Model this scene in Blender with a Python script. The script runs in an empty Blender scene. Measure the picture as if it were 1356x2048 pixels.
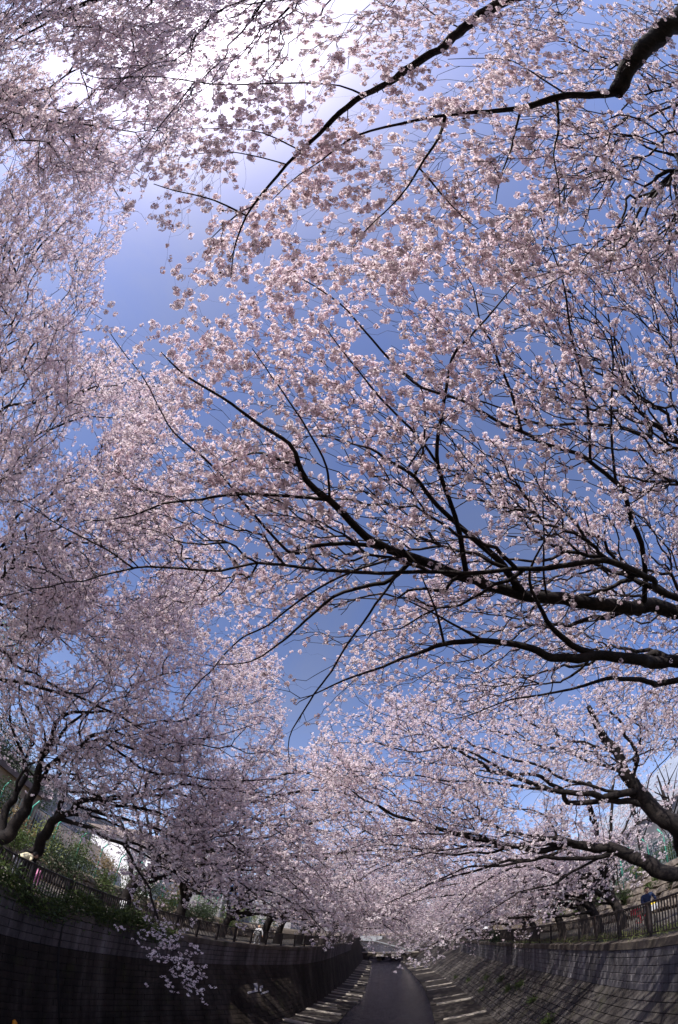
import bpy, bmesh, math, random
import numpy as np
from mathutils import Matrix, Vector

rng = np.random.default_rng(11)
random.seed(5)
scene = bpy.context.scene
COL = scene.collection

# ------------------------------------------------------------------ camera: full-frame fisheye (equisolid), tilted up
F_PX = 868.0
PITCH, ROLL, YAW = (math.radians(a) for a in (57.45, 8.56, 14.0))
CAM = np.array([0.0, 0.0, 7.0])
cam = bpy.data.cameras.new('camera')
cam.type = 'PANO'
cam.panorama_type = 'FISHEYE_EQUISOLID'
cam.fisheye_lens = 10.0
cam.fisheye_fov = math.radians(220)
cam.sensor_fit = 'VERTICAL'
cam.sensor_height = 2048 / (F_PX / 10)
cam.sensor_width = 1356 / (F_PX / 10)
cam.clip_start = 0.05
cam.clip_end = 5000
cam_ob = bpy.data.objects.new('camera', cam)
COL.objects.link(cam_ob)
R3 = Matrix.Rotation(YAW, 3, 'Z') @ Matrix.Rotation(math.pi / 2 + PITCH, 3, 'X') @ Matrix.Rotation(ROLL, 3, 'Z')
M4 = R3.to_4x4(); M4.translation = CAM
cam_ob.matrix_world = M4
scene.camera = cam_ob
RN = np.array(R3)

# ------------------------------------------------------------------ sky, sun, exposure
SUN_DIR = np.array([-0.24, -0.60, 0.76]); SUN_DIR /= np.linalg.norm(SUN_DIR)
el = math.asin(SUN_DIR[2]); az = math.atan2(SUN_DIR[0], SUN_DIR[1])
world = bpy.data.worlds.new('World'); scene.world = world; world.use_nodes = True
wn = world.node_tree
bg = wn.nodes['Background']
sky = wn.nodes.new('ShaderNodeTexSky'); sky.sky_type = 'NISHITA'; sky.sun_disc = False
sky.sun_elevation = el; sky.sun_rotation = az
sky.air_density = 1.0; sky.dust_density = 1.15; sky.ozone_density = 2.6
tint = wn.nodes.new('ShaderNodeMix'); tint.data_type = 'RGBA'; tint.blend_type = 'MULTIPLY'
tint.inputs[0].default_value = 1.0
tint.inputs[7].default_value = (1.0, 0.935, 1.14, 1)
wn.links.new(sky.outputs[0], tint.inputs[6])
sat = wn.nodes.new('ShaderNodeHueSaturation'); sat.inputs['Saturation'].default_value = 1.07
wn.links.new(tint.outputs[2], sat.inputs['Color'])
# thin, even veil of high cloud over the whole sky
tc = wn.nodes.new('ShaderNodeTexCoord'); cn = wn.nodes.new('ShaderNodeTexNoise'); cn.inputs['Scale'].default_value = 2.2; cn.inputs['Detail'].default_value = 7; cn.inputs['Roughness'].default_value = .62; cn.inputs['Distortion'].default_value = .6
wn.links.new(tc.outputs['Generated'], cn.inputs['Vector'])
cr = wn.nodes.new('ShaderNodeValToRGB'); cr.color_ramp.elements[0].position = .30; cr.color_ramp.elements[1].position = .75; cr.color_ramp.elements[1].color = (.34, .34, .34, 1)
wn.links.new(cn.outputs[0], cr.inputs[0])
bw = wn.nodes.new('ShaderNodeRGBToBW'); wn.links.new(sat.outputs[0], bw.inputs[0])
bv = wn.nodes.new('ShaderNodeMath'); bv.operation = 'MULTIPLY'; bv.inputs[1].default_value = 1.5; wn.links.new(bw.outputs[0], bv.inputs[0])
cl = wn.nodes.new('ShaderNodeMix'); cl.data_type = 'RGBA'
wn.links.new(cr.outputs[0], cl.inputs[0]); wn.links.new(sat.outputs[0], cl.inputs[6]); wn.links.new(bv.outputs[0], cl.inputs[7])
wn.links.new(cl.outputs[2], bg.inputs[0])
bg.inputs[1].default_value = 0.138
sun = bpy.data.lights.new('sun', 'SUN'); sun.energy = 5.0; sun.angle = math.radians(0.53); sun.color = (1.0, 0.97, 0.925)
sun_ob = bpy.data.objects.new('sun', sun); COL.objects.link(sun_ob)
sun_ob.rotation_euler = Vector(SUN_DIR).to_track_quat('Z', 'Y').to_euler()
scene.view_settings.view_transform = 'Standard'
scene.view_settings.look = 'None'
scene.view_settings.gamma = 1.0
scene.view_settings.exposure = 0.40
scene.view_settings.use_curve_mapping = False
scene.render.engine = 'CYCLES'
scene.cycles.use_denoising = True
scene.cycles.denoising_input_passes = 'RGB_ALBEDO_NORMAL'
scene.cycles.denoising_prefilter = 'ACCURATE'
scene.cycles.sample_clamp_indirect = 6.0
scene.cycles.max_bounces = 8
scene.cycles.diffuse_bounces = 4
scene.cycles.transmission_bounces = 6
scene.cycles.glossy_bounces = 3

# ------------------------------------------------------------------ pixel <-> direction helpers
def ray(px):
    p = np.atleast_2d(np.asarray(px, float)) - [678, 1024]
    r = np.hypot(p[:, 0], p[:, 1])
    th = 2 * np.arcsin(np.clip(r / (2 * F_PX), 0, 1))
    s = np.sin(th) / np.maximum(r, 1e-9)
    return np.c_[p[:, 0] * s, -p[:, 1] * s, -np.cos(th)] @ RN.T

def at(px, d):
    return CAM + ray(px) * np.asarray(d, float).reshape(-1, 1)

def proj(P):
    c = (np.atleast_2d(P) - CAM) @ RN
    c /= np.linalg.norm(c, axis=1)[:, None]
    th = np.arccos(np.clip(-c[:, 2], -1, 1)); r = 2 * F_PX * np.sin(th / 2); h = np.maximum(np.hypot(c[:, 0], c[:, 1]), 1e-9)
    return np.c_[678 + r * c[:, 0] / h, 1024 - r * c[:, 1] / h]

# ------------------------------------------------------------------ material helpers
def mat(name, rough=0.8, spec=0.3):
    m = bpy.data.materials.new(name); m.use_nodes = True
    b = m.node_tree.nodes['Principled BSDF']
    b.inputs['Roughness'].default_value = rough
    b.inputs['Specular IOR Level'].default_value = spec
    return m, m.node_tree, b

def N(nt, kind, **kw):
    n = nt.nodes.new(kind)
    for k, v in kw.items():
        if k.startswith('i_'):
            key = k[2:]
            key = int(key) if key.isdigit() else key.replace('_', ' ')
            n.inputs[key].default_value = v
        else:
            setattr(n, k, v)
    return n

def ramp(nt, fac, stops):
    n = nt.nodes.new('ShaderNodeValToRGB')
    e = n.color_ramp.elements
    while len(e) < len(stops): e.new(0.5)
    for k, (p, c) in enumerate(stops):
        e[k].position = p; e[k].color = (*c, 1)
    nt.links.new(fac, n.inputs[0])
    return n.outputs[0]

def mixc(nt, fac, a, b, mode='MIX'):
    n = nt.nodes.new('ShaderNodeMix'); n.data_type = 'RGBA'; n.blend_type = mode
    for sock, v in ((0, fac), (6, a), (7, b)):
        if hasattr(v, 'links') or hasattr(v, 'is_linked'): nt.links.new(v, n.inputs[sock])
        elif sock == 0: n.inputs[0].default_value = v
        else: n.inputs[sock].default_value = (*v, 1)
    return n.outputs[2]

def noise(nt, scale, detail=4, rough=0.55, vec=None, sx=(1, 1, 1)):
    t = N(nt, 'ShaderNodeTexNoise', i_Scale=scale, i_Detail=detail, i_Roughness=rough)
    mp = N(nt, 'ShaderNodeMapping'); mp.inputs['Scale'].default_value = sx
    if vec is None:
        g = N(nt, 'ShaderNodeNewGeometry'); vec = g.outputs['Position']
    nt.links.new(vec, mp.inputs[0]); nt.links.new(mp.outputs[0], t.inputs['Vector'])
    return t.outputs[0]

def bump(nt, b, h, strength=0.3, dist=0.02):
    n = N(nt, 'ShaderNodeBump', i_Strength=strength, i_Distance=dist)
    nt.links.new(h, n.inputs['Height']); nt.links.new(n.outputs[0], b.inputs['Normal'])

MAT = {}
def simple(key, col, col2=None, scale=6, rough=0.8, spec=0.3, bmp=0.0, metal=0.0, sx=(1, 1, 1)):
    m, nt, b = mat(key, rough, spec)
    if col2 is None: b.inputs['Base Color'].default_value = (*col, 1)
    else:
        f = noise(nt, scale, sx=sx)
        nt.links.new(ramp(nt, f, [(0.32, col), (0.68, col2)]), b.inputs['Base Color'])
        if bmp: bump(nt, b, f, bmp)
    b.inputs['Metallic'].default_value = metal
    MAT[key] = m
    return m

# petals: thin, translucent, varied cluster by cluster
def petal_mat(key, c1, c2):
    m = bpy.data.materials.new(key); m.use_nodes = True; nt = m.node_tree
    nt.nodes.remove(nt.nodes['Principled BSDF'])
    oi = N(nt, 'ShaderNodeObjectInfo')
    col = ramp(nt, oi.outputs['Random'], [(0.0, c1), (1.0, c2)])
    d = N(nt, 'ShaderNodeBsdfDiffuse'); t = N(nt, 'ShaderNodeBsdfTranslucent')
    nt.links.new(col, d.inputs[0])
    nt.links.new(mixc(nt, 1.0, col, (1.0, 0.93, 0.94), 'MULTIPLY'), t.inputs[0])
    mx = N(nt, 'ShaderNodeMixShader'); mx.inputs[0].default_value = 0.52
    nt.links.new(d.outputs[0], mx.inputs[1]); nt.links.new(t.outputs[0], mx.inputs[2])
    nt.links.new(mx.outputs[0], nt.nodes['Material Output'].inputs[0])
    MAT[key] = m
petal_mat('petal', (0.88, 0.775, 0.80), (0.95, 0.90, 0.90))
simple('calyx', (0.16, 0.045, 0.05), rough=0.6)
simple('young_leaf', (0.16, 0.10, 0.03), rough=0.5)
MAT_OK = True

def bark():
    m, nt, b = mat('bark', 0.85, 0.25)
    g = N(nt, 'ShaderNodeTexCoord')
    n1 = noise(nt, 5, 5); n2 = noise(nt, 38, 3, vec=None, sx=(0.35, 0.35, 1.6))
    c = ramp(nt, n1, [(0.3, (0.006, 0.0045, 0.0045)), (0.6, (0.015, 0.011, 0.010)), (0.8, (0.036, 0.027, 0.022))])
    c2 = mixc(nt, ramp(nt, n2, [(0.52, (0, 0, 0)), (0.66, (0.5, 0.5, 0.5))]), c, (0.05, 0.038, 0.031))
    nt.links.new(c2, b.inputs['Base Color'])
    bump(nt, b, n2, 0.5, 0.015)
    MAT['bark'] = m
bark()
simple('twig', (0.013, 0.008, 0.008), (0.030, 0.018, 0.016), 9)

# ------------------------------------------------------------------ object helpers
def link(name, me, material=None, parent=None, loc=None):
    o = bpy.data.objects.new(name, me)
    COL.objects.link(o)
    if material is not None and me is not None and len(me.materials) == 0: me.materials.append(MAT[material] if isinstance(material, str) else material)
    if parent is not None: o.parent = parent
    if loc is not None: o.location = loc
    return o

def tag(o, label=None, cat=None, group=None, kind=None):
    if label: o['label'] = label
    if cat: o['category'] = cat
    if group: o['group'] = group
    if kind: o['kind'] = kind
    return o

def thing(name, label, cat, loc=(0, 0, 0), rz=0.0, group=None):
    o = bpy.data.objects.new(name, None); COL.objects.link(o)
    o.empty_display_size = 0.2
    o.location = loc; o.rotation_euler = (0, 0, rz)
    return tag(o, label, cat, group)

def mesh_np(name, V, F, smooth=False, material=None):
    """V (n,3), F (m,k) with one face size"""
    V = np.asarray(V, np.float32); F = np.asarray(F, np.int32)
    me = bpy.data.meshes.new(name)
    k = F.shape[1]
    me.vertices.add(len(V)); me.vertices.foreach_set('co', V.ravel())
    me.loops.add(F.size); me.loops.foreach_set('vertex_index', F.ravel())
    me.polygons.add(len(F)); me.polygons.foreach_set('loop_start', np.arange(0, F.size, k, dtype=np.int32))
    if smooth: me.polygons.foreach_set('use_smooth', np.ones(len(F), bool))
    me.update(calc_edges=True)
    if material: me.materials.append(MAT[material])
    return me

class MB:
    """collects shapes for one mesh"""
    def __init__(s): s.v = []; s.f = []
    def add(s, V, F):
        o = len(s.v)
        s.v += [tuple(map(float, p)) for p in V]; s.f += [tuple(int(i) + o for i in f) for f in F]
        return s
    def box(s, lo, hi, rz=0.0, c=None):
        x0, y0, z0 = lo; x1, y1, z1 = hi
        V = [(x0, y0, z0), (x1, y0, z0), (x1, y1, z0), (x0, y1, z0), (x0, y0, z1), (x1, y0, z1), (x1, y1, z1), (x0, y1, z1)]
        if rz:
            cx, cy = c if c else ((x0 + x1) / 2, (y0 + y1) / 2)
            ca, sa = math.cos(rz), math.sin(rz)
            V = [(cx + (x - cx) * ca - (y - cy) * sa, cy + (x - cx) * sa + (y - cy) * ca, z) for x, y, z in V]
        return s.add(V, BOXF)
    def hexa(s, P): return s.add(P, BOXF)
    def tube(s, pts, radii, n=8, cap=True):
        pts = [Vector(p) for p in pts]
        if not hasattr(radii, '__len__'): radii = [radii] * len(pts)
        o = len(s.v); up = None
        for i, p in enumerate(pts):
            t = (pts[min(i + 1, len(pts) - 1)] - pts[max(i - 1, 0)]).normalized()
            if up is None:
                up = t.cross(Vector((0.31, 0.52, 0.8)))
                if up.length < 1e-3: up = t.cross(Vector((1, 0, 0)))
            up = (up - t * up.dot(t)).normalized(); q = t.cross(up)
            for k in range(n):
                a = 2 * math.pi * k / n
                s.v.append(tuple(p + (up * math.cos(a) + q * math.sin(a)) * radii[i]))
        for i in range(len(pts) - 1):
            for k in range(n):
                a = o + i * n + k; b = o + i * n + (k + 1) % n
                s.f.append((a, b, b + n, a + n))
        if cap:
            s.f.append(tuple(o + k for k in reversed(range(n)))); e = o + (len(pts) - 1) * n
            s.f.append(tuple(e + k for k in range(n)))
        return s
    def quad(s, a, b, c, d): return s.add([a, b, c, d], [(0, 1, 2, 3)])
    def mesh(s, name, smooth=False):
        me = bpy.data.meshes.new(name); me.from_pydata(s.v, [], s.f); me.update()
        if smooth: me.polygons.foreach_set('use_smooth', [True] * len(me.polygons))
        return me
    def build(s, name, material, parent=None, smooth=False, loc=None):
        return link(name, s.mesh(name, smooth), material, parent, loc)
BOXF = [(3, 2, 1, 0), (4, 5, 6, 7), (0, 1, 5, 4), (1, 2, 6, 5), (2, 3, 7, 6), (3, 0, 4, 7)]

def bevel(o, w=0.01, seg=1):
    m = o.modifiers.new('bevel', 'BEVEL'); m.width = w; m.segments = seg; m.limit_method = 'ANGLE'
    return o

# ------------------------------------------------------------------ materials of the place
def wall_mat(key, dark, mid, pale, streak=0.5, moss=0.0):
    m, nt, b = mat(key, 0.92, 0.15)
    big = noise(nt, 0.55, 4); st = noise(nt, 1.0, 7, 0.68, sx=(1.15, 1.15, 0.13)); fine = noise(nt, 22, 4)
    oi = N(nt, 'ShaderNodeObjectInfo')
    c = ramp(nt, st, [(0.33, dark), (0.50, mid), (0.68, pale)])
    c = mixc(nt, streak, c, ramp(nt, big, [(0.35, dark), (0.65, mid)]), 'MIX')
    c = mixc(nt, 0.35, c, ramp(nt, oi.outputs['Random'], [(0.0, (0.72, 0.72, 0.72)), (1.0, (1.0, 0.98, 0.96))]), 'MULTIPLY')
    c = mixc(nt, 0.5, c, ramp(nt, fine, [(0.3, (0.55, 0.55, 0.55)), (0.7, (1, 1, 1))]), 'MULTIPLY')
    if moss:
        mo = noise(nt, 1.7, 5, 0.65, sx=(1, 1, 0.5))
        c = mixc(nt, ramp(nt, mo, [(0.56, (0, 0, 0)), (0.70, (moss, moss, moss))]), c, (0.045, 0.05, 0.012))
    nt.links.new(c, b.inputs['Base Color']); bump(nt, b, fine, 0.4, 0.01)
    MAT[key] = m
wall_mat('block_grey', (0.04, 0.035, 0.038), (0.15, 0.137, 0.143), (0.38, 0.355, 0.37), 0.22, 0.12)
wall_mat('block_batter', (0.030, 0.025, 0.022), (0.10, 0.087, 0.080), (0.22, 0.198, 0.185), 0.45, 0.40)
wall_mat('block_damp', (0.014, 0.010, 0.008), (0.050, 0.038, 0.031), (0.13, 0.105, 0.09), 0.40, 0.35)
wall_mat('block_stain', (0.030, 0.025, 0.025), (0.13, 0.108, 0.105), (0.30, 0.265, 0.265), 0.30, 0.20)
wall_mat('joint', (0.015, 0.013, 0.013), (0.035, 0.030, 0.030), (0.07, 0.06, 0.06), 0.3)
wall_mat('coping', (0.05, 0.04, 0.035), (0.14, 0.115, 0.095), (0.27, 0.23, 0.20), 0.4, 0.4)
wall_mat('apron', (0.025, 0.020, 0.018), (0.06, 0.051, 0.046), (0.11, 0.097, 0.088), 0.6, 0.35)
wall_mat('apron_lip', (0.22, 0.19, 0.16), (0.34, 0.30, 0.26), (0.46, 0.42, 0.37), 0.5)
simple('bed', (0.03, 0.026, 0.024), (0.06, 0.052, 0.048), 1.5)
simple('path', (0.10, 0.085, 0.07), (0.17, 0.15, 0.125), 2.5, bmp=.2)
simple('earth', (0.07, 0.05, 0.032), (0.13, 0.10, 0.06), 1.3, bmp=.3)
simple('grass_ground', (0.05, 0.065, 0.02), (0.10, 0.105, 0.035), 1.1, bmp=.3)
simple('railing', (0.018, 0.013, 0.012), (0.040, 0.028, 0.024), 7, rough=.55, spec=.4)
simple('stone', (0.10, 0.08, 0.065), (0.25, 0.21, 0.175), 3.5, bmp=.6)
simple('green_paint', (0.06, 0.30, 0.22), (0.10, 0.38, 0.28), 14, rough=.45)
simple('wire', (0.16, 0.24, 0.24), rough=.5)
simple('white_paint', (0.62, 0.61, 0.62), (0.78, 0.77, 0.78), 2)
simple('grey_wall', (0.20, 0.19, 0.19), (0.30, 0.285, 0.28), 1.3)
simple('tan_wall', (0.24, 0.18, 0.12), (0.34, 0.27, 0.19), 1.3)
simple('ochre_wall', (0.34, 0.22, 0.08), (0.42, 0.29, 0.11), 1.3)
simple('brick_red', (0.30, 0.13, 0.09), (0.38, 0.18, 0.12), 3)
simple('roof_sheet', (0.26, 0.29, 0.34), (0.36, 0.39, 0.45), 1.5, rough=.5)
simple('roof_brown', (0.12, 0.09, 0.08), (0.18, 0.14, 0.12), 2)
simple('blue_sheet', (0.02, 0.24, 0.55), (0.04, 0.34, 0.68), 3, rough=.5)
simple('frame_metal', (0.42, 0.43, 0.45), rough=.4, metal=.3)
simple('orange_plastic', (0.75, 0.28, 0.02), rough=.4)
simple('white_mark', (0.16, 0.15, 0.18), (0.30, 0.29, 0.33), 30)
def glass():
    m, nt, b = mat('pane', 0.08, 0.6); b.inputs['Base Color'].default_value = (0.05, 0.07, 0.09, 1); MAT['pane'] = m
glass()
def water():
    m, nt, b = mat('water', 0.05, 0.45)
    b.inputs['Base Color'].default_value = (0.008, 0.007, 0.011, 1); b.inputs['IOR'].default_value = 1.17
    n1 = noise(nt, 1.6, 4, 0.6, sx=(1.0, 1.5, 1)); n2 = noise(nt, 5, 3, 0.6, sx=(0.7, 2.4, 1))
    a = N(nt, 'ShaderNodeMath', operation='MULTIPLY_ADD'); nt.links.new(n2, a.inputs[0]); a.inputs[1].default_value = 0.35; nt.links.new(n1, a.inputs[2])
    bump(nt, b, a.outputs[0], 0.8, 0.16); MAT['water'] = m
water()

# ------------------------------------------------------------------ plan of the canal (x of each edge as a function of y)
def curve(ys, xs):
    ys, xs = np.array(ys, float), np.array(xs, float)
    g = np.linspace(ys[0], ys[-1], 800); v = np.interp(g, ys, xs)
    k = np.exp(-np.linspace(-2, 2, 25) ** 2); k /= k.sum()
    v = np.convolve(np.pad(v, 12, 'edge'), k, 'valid')
    return lambda y: np.interp(y, g, v)
Y0, Y1, YW = -45.0, 230.0, 93.0
R_top = curve([-45, 0, 10, 13.4, 20, 36, 57, 75, 95, 130, 230], [5.4, 5.8, 6.15, 6.4, 7.0, 7.6, 7.9, 7.4, 6.2, 3.4, -7])
R_base = curve([-45, 0, 20, 36, 43, 57, 75, 95, 130, 230], [4.3, 4.6, 5.0, 5.3, 5.3, 4.7, 4.0, 3.1, .5, -10])
R_wat = curve([-45, 0, 27, 36, 46, 62, 75, 93, 130, 230], [2.1, 2.2, 2.3, 2.6, 2.7, 2.2, 1.6, .9, -1.8, -12])
L_wat = curve([-45, 0, 27, 31.5, 38, 52, 75, 93, 130, 230], [-3, -2.9, -2.7, -2.6, -2.3, -2.6, -3.5, -4.6, -7.3, -17.5])
L_base = curve([-45, 0, 8.7, 11.6, 13.7, 16.6, 19.5, 22, 23.6, 29.6, 33, 48, 75, 99, 130, 230], [-6.8, -7.2, -7.5, -7.85, -7.85, -7.6, -6.8, -5.75, -5.1, -4.95, -4.8, -4.7, -5.3, -6.0, -8.8, -19])
L_top = curve([-45, 7.2, 10.5, 14, 18, 25.6, 30, 34, 40, 60, 75, 99, 130, 230], [-7.1, -7.5, -8.0, -8.2, -8.0, -6.9, -5.7, -5.35, -5.3, -5.6, -6.1, -7.2, -10.4, -20.5])
ZT, ZB = 5.05, 3.20           # bank level, foot of the upright part of the walls
ZL = 5.44                     # the left bank lies a little higher
LEVEL = {R_top: (ZT, ZB), L_top: (ZL, 4.0)}
def zbase(y): return .35 + 2.0 * np.clip((np.asarray(y, float) - YW) / .5, 0, 1)

YS = np.unique(np.r_[np.arange(Y0, 60, 1.0), np.arange(60, Y1 + 1, 4.0), YW - .3, YW + .3])
def sheet(name, rows, material, parent=None, kind=None, flip=False):
    """rows: list of (x array, z array or number) over YS"""
    n = len(YS); V = []
    for x, z in rows: V.append(np.c_[np.broadcast_to(x, n), YS, np.broadcast_to(z, n)])
    V = np.vstack(V); F = []
    for a in range(len(rows) - 1):
        i = np.arange(n - 1) + a * n
        F.append(np.stack([i, i + 1, i + n + 1, i + n], 1))
    F = np.vstack(F)
    if flip: F = F[:, ::-1]
    o = link(name, mesh_np(name, V, F), material, parent)
    if kind: o['kind'] = kind
    return o
zb = zbase(YS); zw = np.where(YS > YW, 1.9, 0.0)
sheet('canal_bed', [(L_base(YS) - .4, zb - .75), (R_base(YS) + .4, zb - .75)], 'bed', kind='structure', flip=True)
sheet('water', [(L_wat(YS) - .5, zw - .02), (R_wat(YS) + .5, zw - .02)], 'water', kind='structure', flip=True)
far = 900.0
gr = sheet('ground', [(np.full(len(YS), -far), ZT - .05), (np.full(len(YS), -40.0), ZT - .05), (L_top(YS) - 9, ZL - .05), (L_top(YS) - .22, ZL - .05)], 'earth', kind='structure', flip=True)
gr2 = sheet('bank', [(R_top(YS) + .22, ZT - .05), (np.full(len(YS), far), ZT - .05)], 'earth', kind='structure', flip=True)
MB().quad((-far, Y1, ZT - .05), (far, Y1, ZT - .05), (far, 1500, ZT - .05), (-far, 1500, ZT - .05)).quad((-far, -600, ZT - .05), (far, -600, ZT - .05), (far, Y0, ZT - .05), (-far, Y0, ZT - .05)).build('far_ground', 'earth')['kind'] = 'structure'
sheet('path', [(R_top(YS) + 1.2, ZT - .03), (R_top(YS) + 3.9, ZT - .03)], 'path', kind='structure', flip=True)
sheet('path', [(L_top(YS) - 4.3, ZL - .03), (L_top(YS) - 1.1, ZL - .03)], 'path', kind='structure', flip=True)
sheet('grass_verge', [(R_top(YS) + .24, ZT + .0), (R_top(YS) + 1.2, ZT - .02)], 'grass_ground', kind='structure', flip=True)

# ------------------------------------------------------------------ block walls
unit = bpy.data.meshes.new('block')
_bm = bmesh.new(); bmesh.ops.create_cube(_bm, size=1.0); bmesh.ops.bevel(_bm, geom=_bm.edges[:], offset=.03, segments=1, affect='EDGES'); _bm.to_mesh(unit); _bm.free()
UV_ = np.zeros(len(unit.vertices) * 3); unit.vertices.foreach_get('co', UV_); UV_ = UV_.reshape(-1, 3)
UF_ = [tuple(p.vertices) for p in unit.polygons]
def unit_for(material):
    me = unit.copy(); me.materials.clear(); me.materials.append(MAT[material]); return me

def wall_pt(top, base, y, z):
    """point on the wall face and the plan x; upright above ZB, battered below"""
    ZB = LEVEL[top][1]; zb_ = float(zbase(y)); t = np.clip((ZB - z) / max(ZB - zb_, .1), 0, 1)
    return float(top(y)) * (1 - t) + float(base(y)) * t

def build_wall(side, top, base, label, mats, courses, blen, y0, ypart, yend, seed):
    r = random.Random(seed)
    s = 1 if side == 'R' else -1; ZT, ZB = LEVEL[top]
    w = thing('canal_wall', label, 'wall', (float(top(y0)), y0, 0))
    O = np.array(w.location)
    n = len(YS); rows = [(top(YS) + s * .9, ZT - .30), (top(YS) + s * .02, ZT - .30), (top(YS) + s * .02, ZB), (base(YS) + s * .02, zb - .2)]
    core = sheet('core', [(x - O[0], z) for x, z in rows], 'joint', w, flip=(s < 0)); core.location = (0, -y0, 0)
    # coping in lengths
    y = y0; c = 0
    cmesh = unit_for('coping')
    while y < yend:
        L = 2.4
        a = np.array([float(top(y)), y]); b = np.array([float(top(y + L)), y + L]); m = (a + b) / 2; d = b - a; ang = math.atan2(d[1], d[0])
        o = link('coping_stone', cmesh, None, w)
        o.scale = (np.linalg.norm(d) - .012, .50, .29); o.rotation_euler = (0, 0, ang)
        o.location = (m[0] + s * .19 - O[0], m[1] - O[1], ZT - .145 + r.uniform(-.006, .006)); y += L
    rest_v, rest_f = {0: [], 1: []}, {0: [], 1: []}
    ms = [unit_for(mats[0]), unit_for(mats[1])]; cnt = 0
    zc = []
    z = ZT - .30
    for h, k in courses: zc.append((z - h, z, k)); z -= h
    items = []
    for ci, (z0, z1, k) in enumerate(zc):
        y = y0 - (blen * .5 if ci % 2 else 0)
        while y < yend:
            L = blen
            items.append((ci, z0, z1, k, y, L)); y += L
    items.sort(key=lambda q: q[4] + q[0] * 1.2)
    for ci, z0, z1, k, y, L in items:
        ym = y + L / 2; zm = (z0 + z1) / 2
        if zm < float(zbase(ym)) - .05: continue
        x0 = wall_pt(top, base, ym, z0 + .001); x1 = wall_pt(top, base, ym, z1 - .001)
        xa = wall_pt(top, base, y, zm); xb = wall_pt(top, base, y + L, zm)
        u = Vector((xb - xa, L, 0)); ul = u.length; u.normalize()
        v = Vector((x1 - x0, 0, z1 - z0)); vl = v.length; v.normalize()
        nrm = u.cross(v).normalized() * (1 if s < 0 else -1)        # into the canal
        if nrm.x * s > 0: nrm = -nrm
        v = nrm.cross(u).normalized()
        M = Matrix((u, nrm, v)).transposed()
        cen = Vector(((xa + xb) / 2, ym, zm)) + nrm * r.uniform(-.028, -.014)
        S = Matrix.Diagonal((ul - .03, .09, vl - .032))
        if cnt < 240 and y < ypart:
            o = link('block', ms[k], None, w)
            o.matrix_local = Matrix.Translation(cen - Vector(O)) @ (M @ S).to_4x4(); cnt += 1
        else:
            Q = (np.array(M @ S) @ UV_[::1].T).T + np.array(cen) - O
            b0 = len(rest_v[k]) and sum(len(q) for q in rest_v[k])
            rest_f[k] += [tuple(i + b0 for i in f) for f in UF_]; rest_v[k].append(Q)
    for k in (0, 1):
        if rest_v[k]:
            me = bpy.data.meshes.new('blocks'); me.from_pydata(np.vstack(rest_v[k]).tolist(), [], rest_f[k]); me.update()
            link('blocks', me, mats[k], w)['kind'] = 'stuff'
    return w
wall_r = build_wall('R', R_top, R_base, 'streaked grey block wall with upright top and sloping foot, partly in the sun',
                    ('block_grey', 'block_batter'), [(.31, 0)] * 5 + [(.285, 1)] * 10, .56, 7.0, 26, 60, 1)
wall_l = build_wall('L', L_top, L_base, 'dark damp block wall in shade, green plants hanging over its top',
                    ('block_stain', 'block_damp'), [(.285, 0)] * 4 + [(.285, 1)] * 13, .92, 7.0, 32, 62, 2)
def far_wall(side, top, base, w, label):
    pass
# plain lengths of the walls beyond the built blocks and behind the bridge
for s, top, base, w, m in ((1, R_top, R_base, wall_r, 'block_batter'), (-1, L_top, L_base, wall_l, 'block_damp')):
    ys = np.r_[np.arange(60, Y1 + 1, 3.0)]; zt_, zb_ = LEVEL[top]
    for nm, yy in (('far_face', ys), ('near_face', np.arange(Y0, 8, 3.0))):
        O = np.array(w.location); V = []; zz = zbase(yy)
        for x, z in ((top(yy) + s * .4, np.full(len(yy), zt_)), (top(yy) - s * .03, np.full(len(yy), zt_)), (top(yy) - s * .02, np.full(len(yy), zb_)), (base(yy) - s * .02, zz - .2)): V.append(np.c_[x - O[0], yy - O[1], z - O[2]])
        n = len(yy); F = np.vstack([np.stack([np.arange(n - 1) + a * n, np.arange(n - 1) + 1 + a * n, np.arange(n - 1) + 1 + (a + 1) * n, np.arange(n - 1) + (a + 1) * n], 1) for a in range(3)])
        link(nm, mesh_np(nm, np.vstack(V), F), m, w)

# ------------------------------------------------------------------ sloping concrete aprons with raised cross ribs
def apron(side, base, wat, ribs, label):
    s = 1 if side == 'R' else -1
    a = thing('apron', label, 'apron', (float(base(20)), 20, 0)); O = np.array(a.location)
    edges = sorted(ribs)
    def P(y, t, dz=0.0): 
        return (float(wat(y)) * (1 - t) + float(base(y)) * t - O[0], y - O[1], .06 + .30 * t + dz)
    def slab(ya, yb, t0, t1, z1, z0=-.6):
        ring = [P(ya, t0, z1), P(ya, t1, z1), P(yb, t1, z1), P(yb, t0, z1)]
        low = [(x, y, z0) for x, y, _ in ring]
        if s > 0: return low + ring
        return [low[1], low[0], low[3], low[2], ring[1], ring[0], ring[3], ring[2]]
    prev = -40.0
    for i, y in enumerate(edges):
        MB().hexa(slab(prev, y - .01, .02, 1.06, random.uniform(-.03, .0))).build('slab', 'apron', a)
        w = random.uniform(.16, .50)
        bevel(MB().hexa(slab(y + .01, y + w, random.uniform(-.08, .25) if s > 0 else random.uniform(-.08, .45), 1.05, random.uniform(.05, .13))).build('rib', 'apron_lip', a), .03)
        prev = y + w + .01
    MB().hexa(slab(prev, YW - .2, .02, 1.06, 0)).build('slab', 'apron', a)
    return a
random.seed(4)
apron('R', R_base, R_wat, [10, 14, 18.5, 22, 27.3, 33.6, 36.6, 42.6, 45.2, 49.8, 59.5, 66, 71, 74.5, 80, 85, 88.5], 'bare concrete apron with pale raised ribs below the sunlit block wall')
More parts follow.
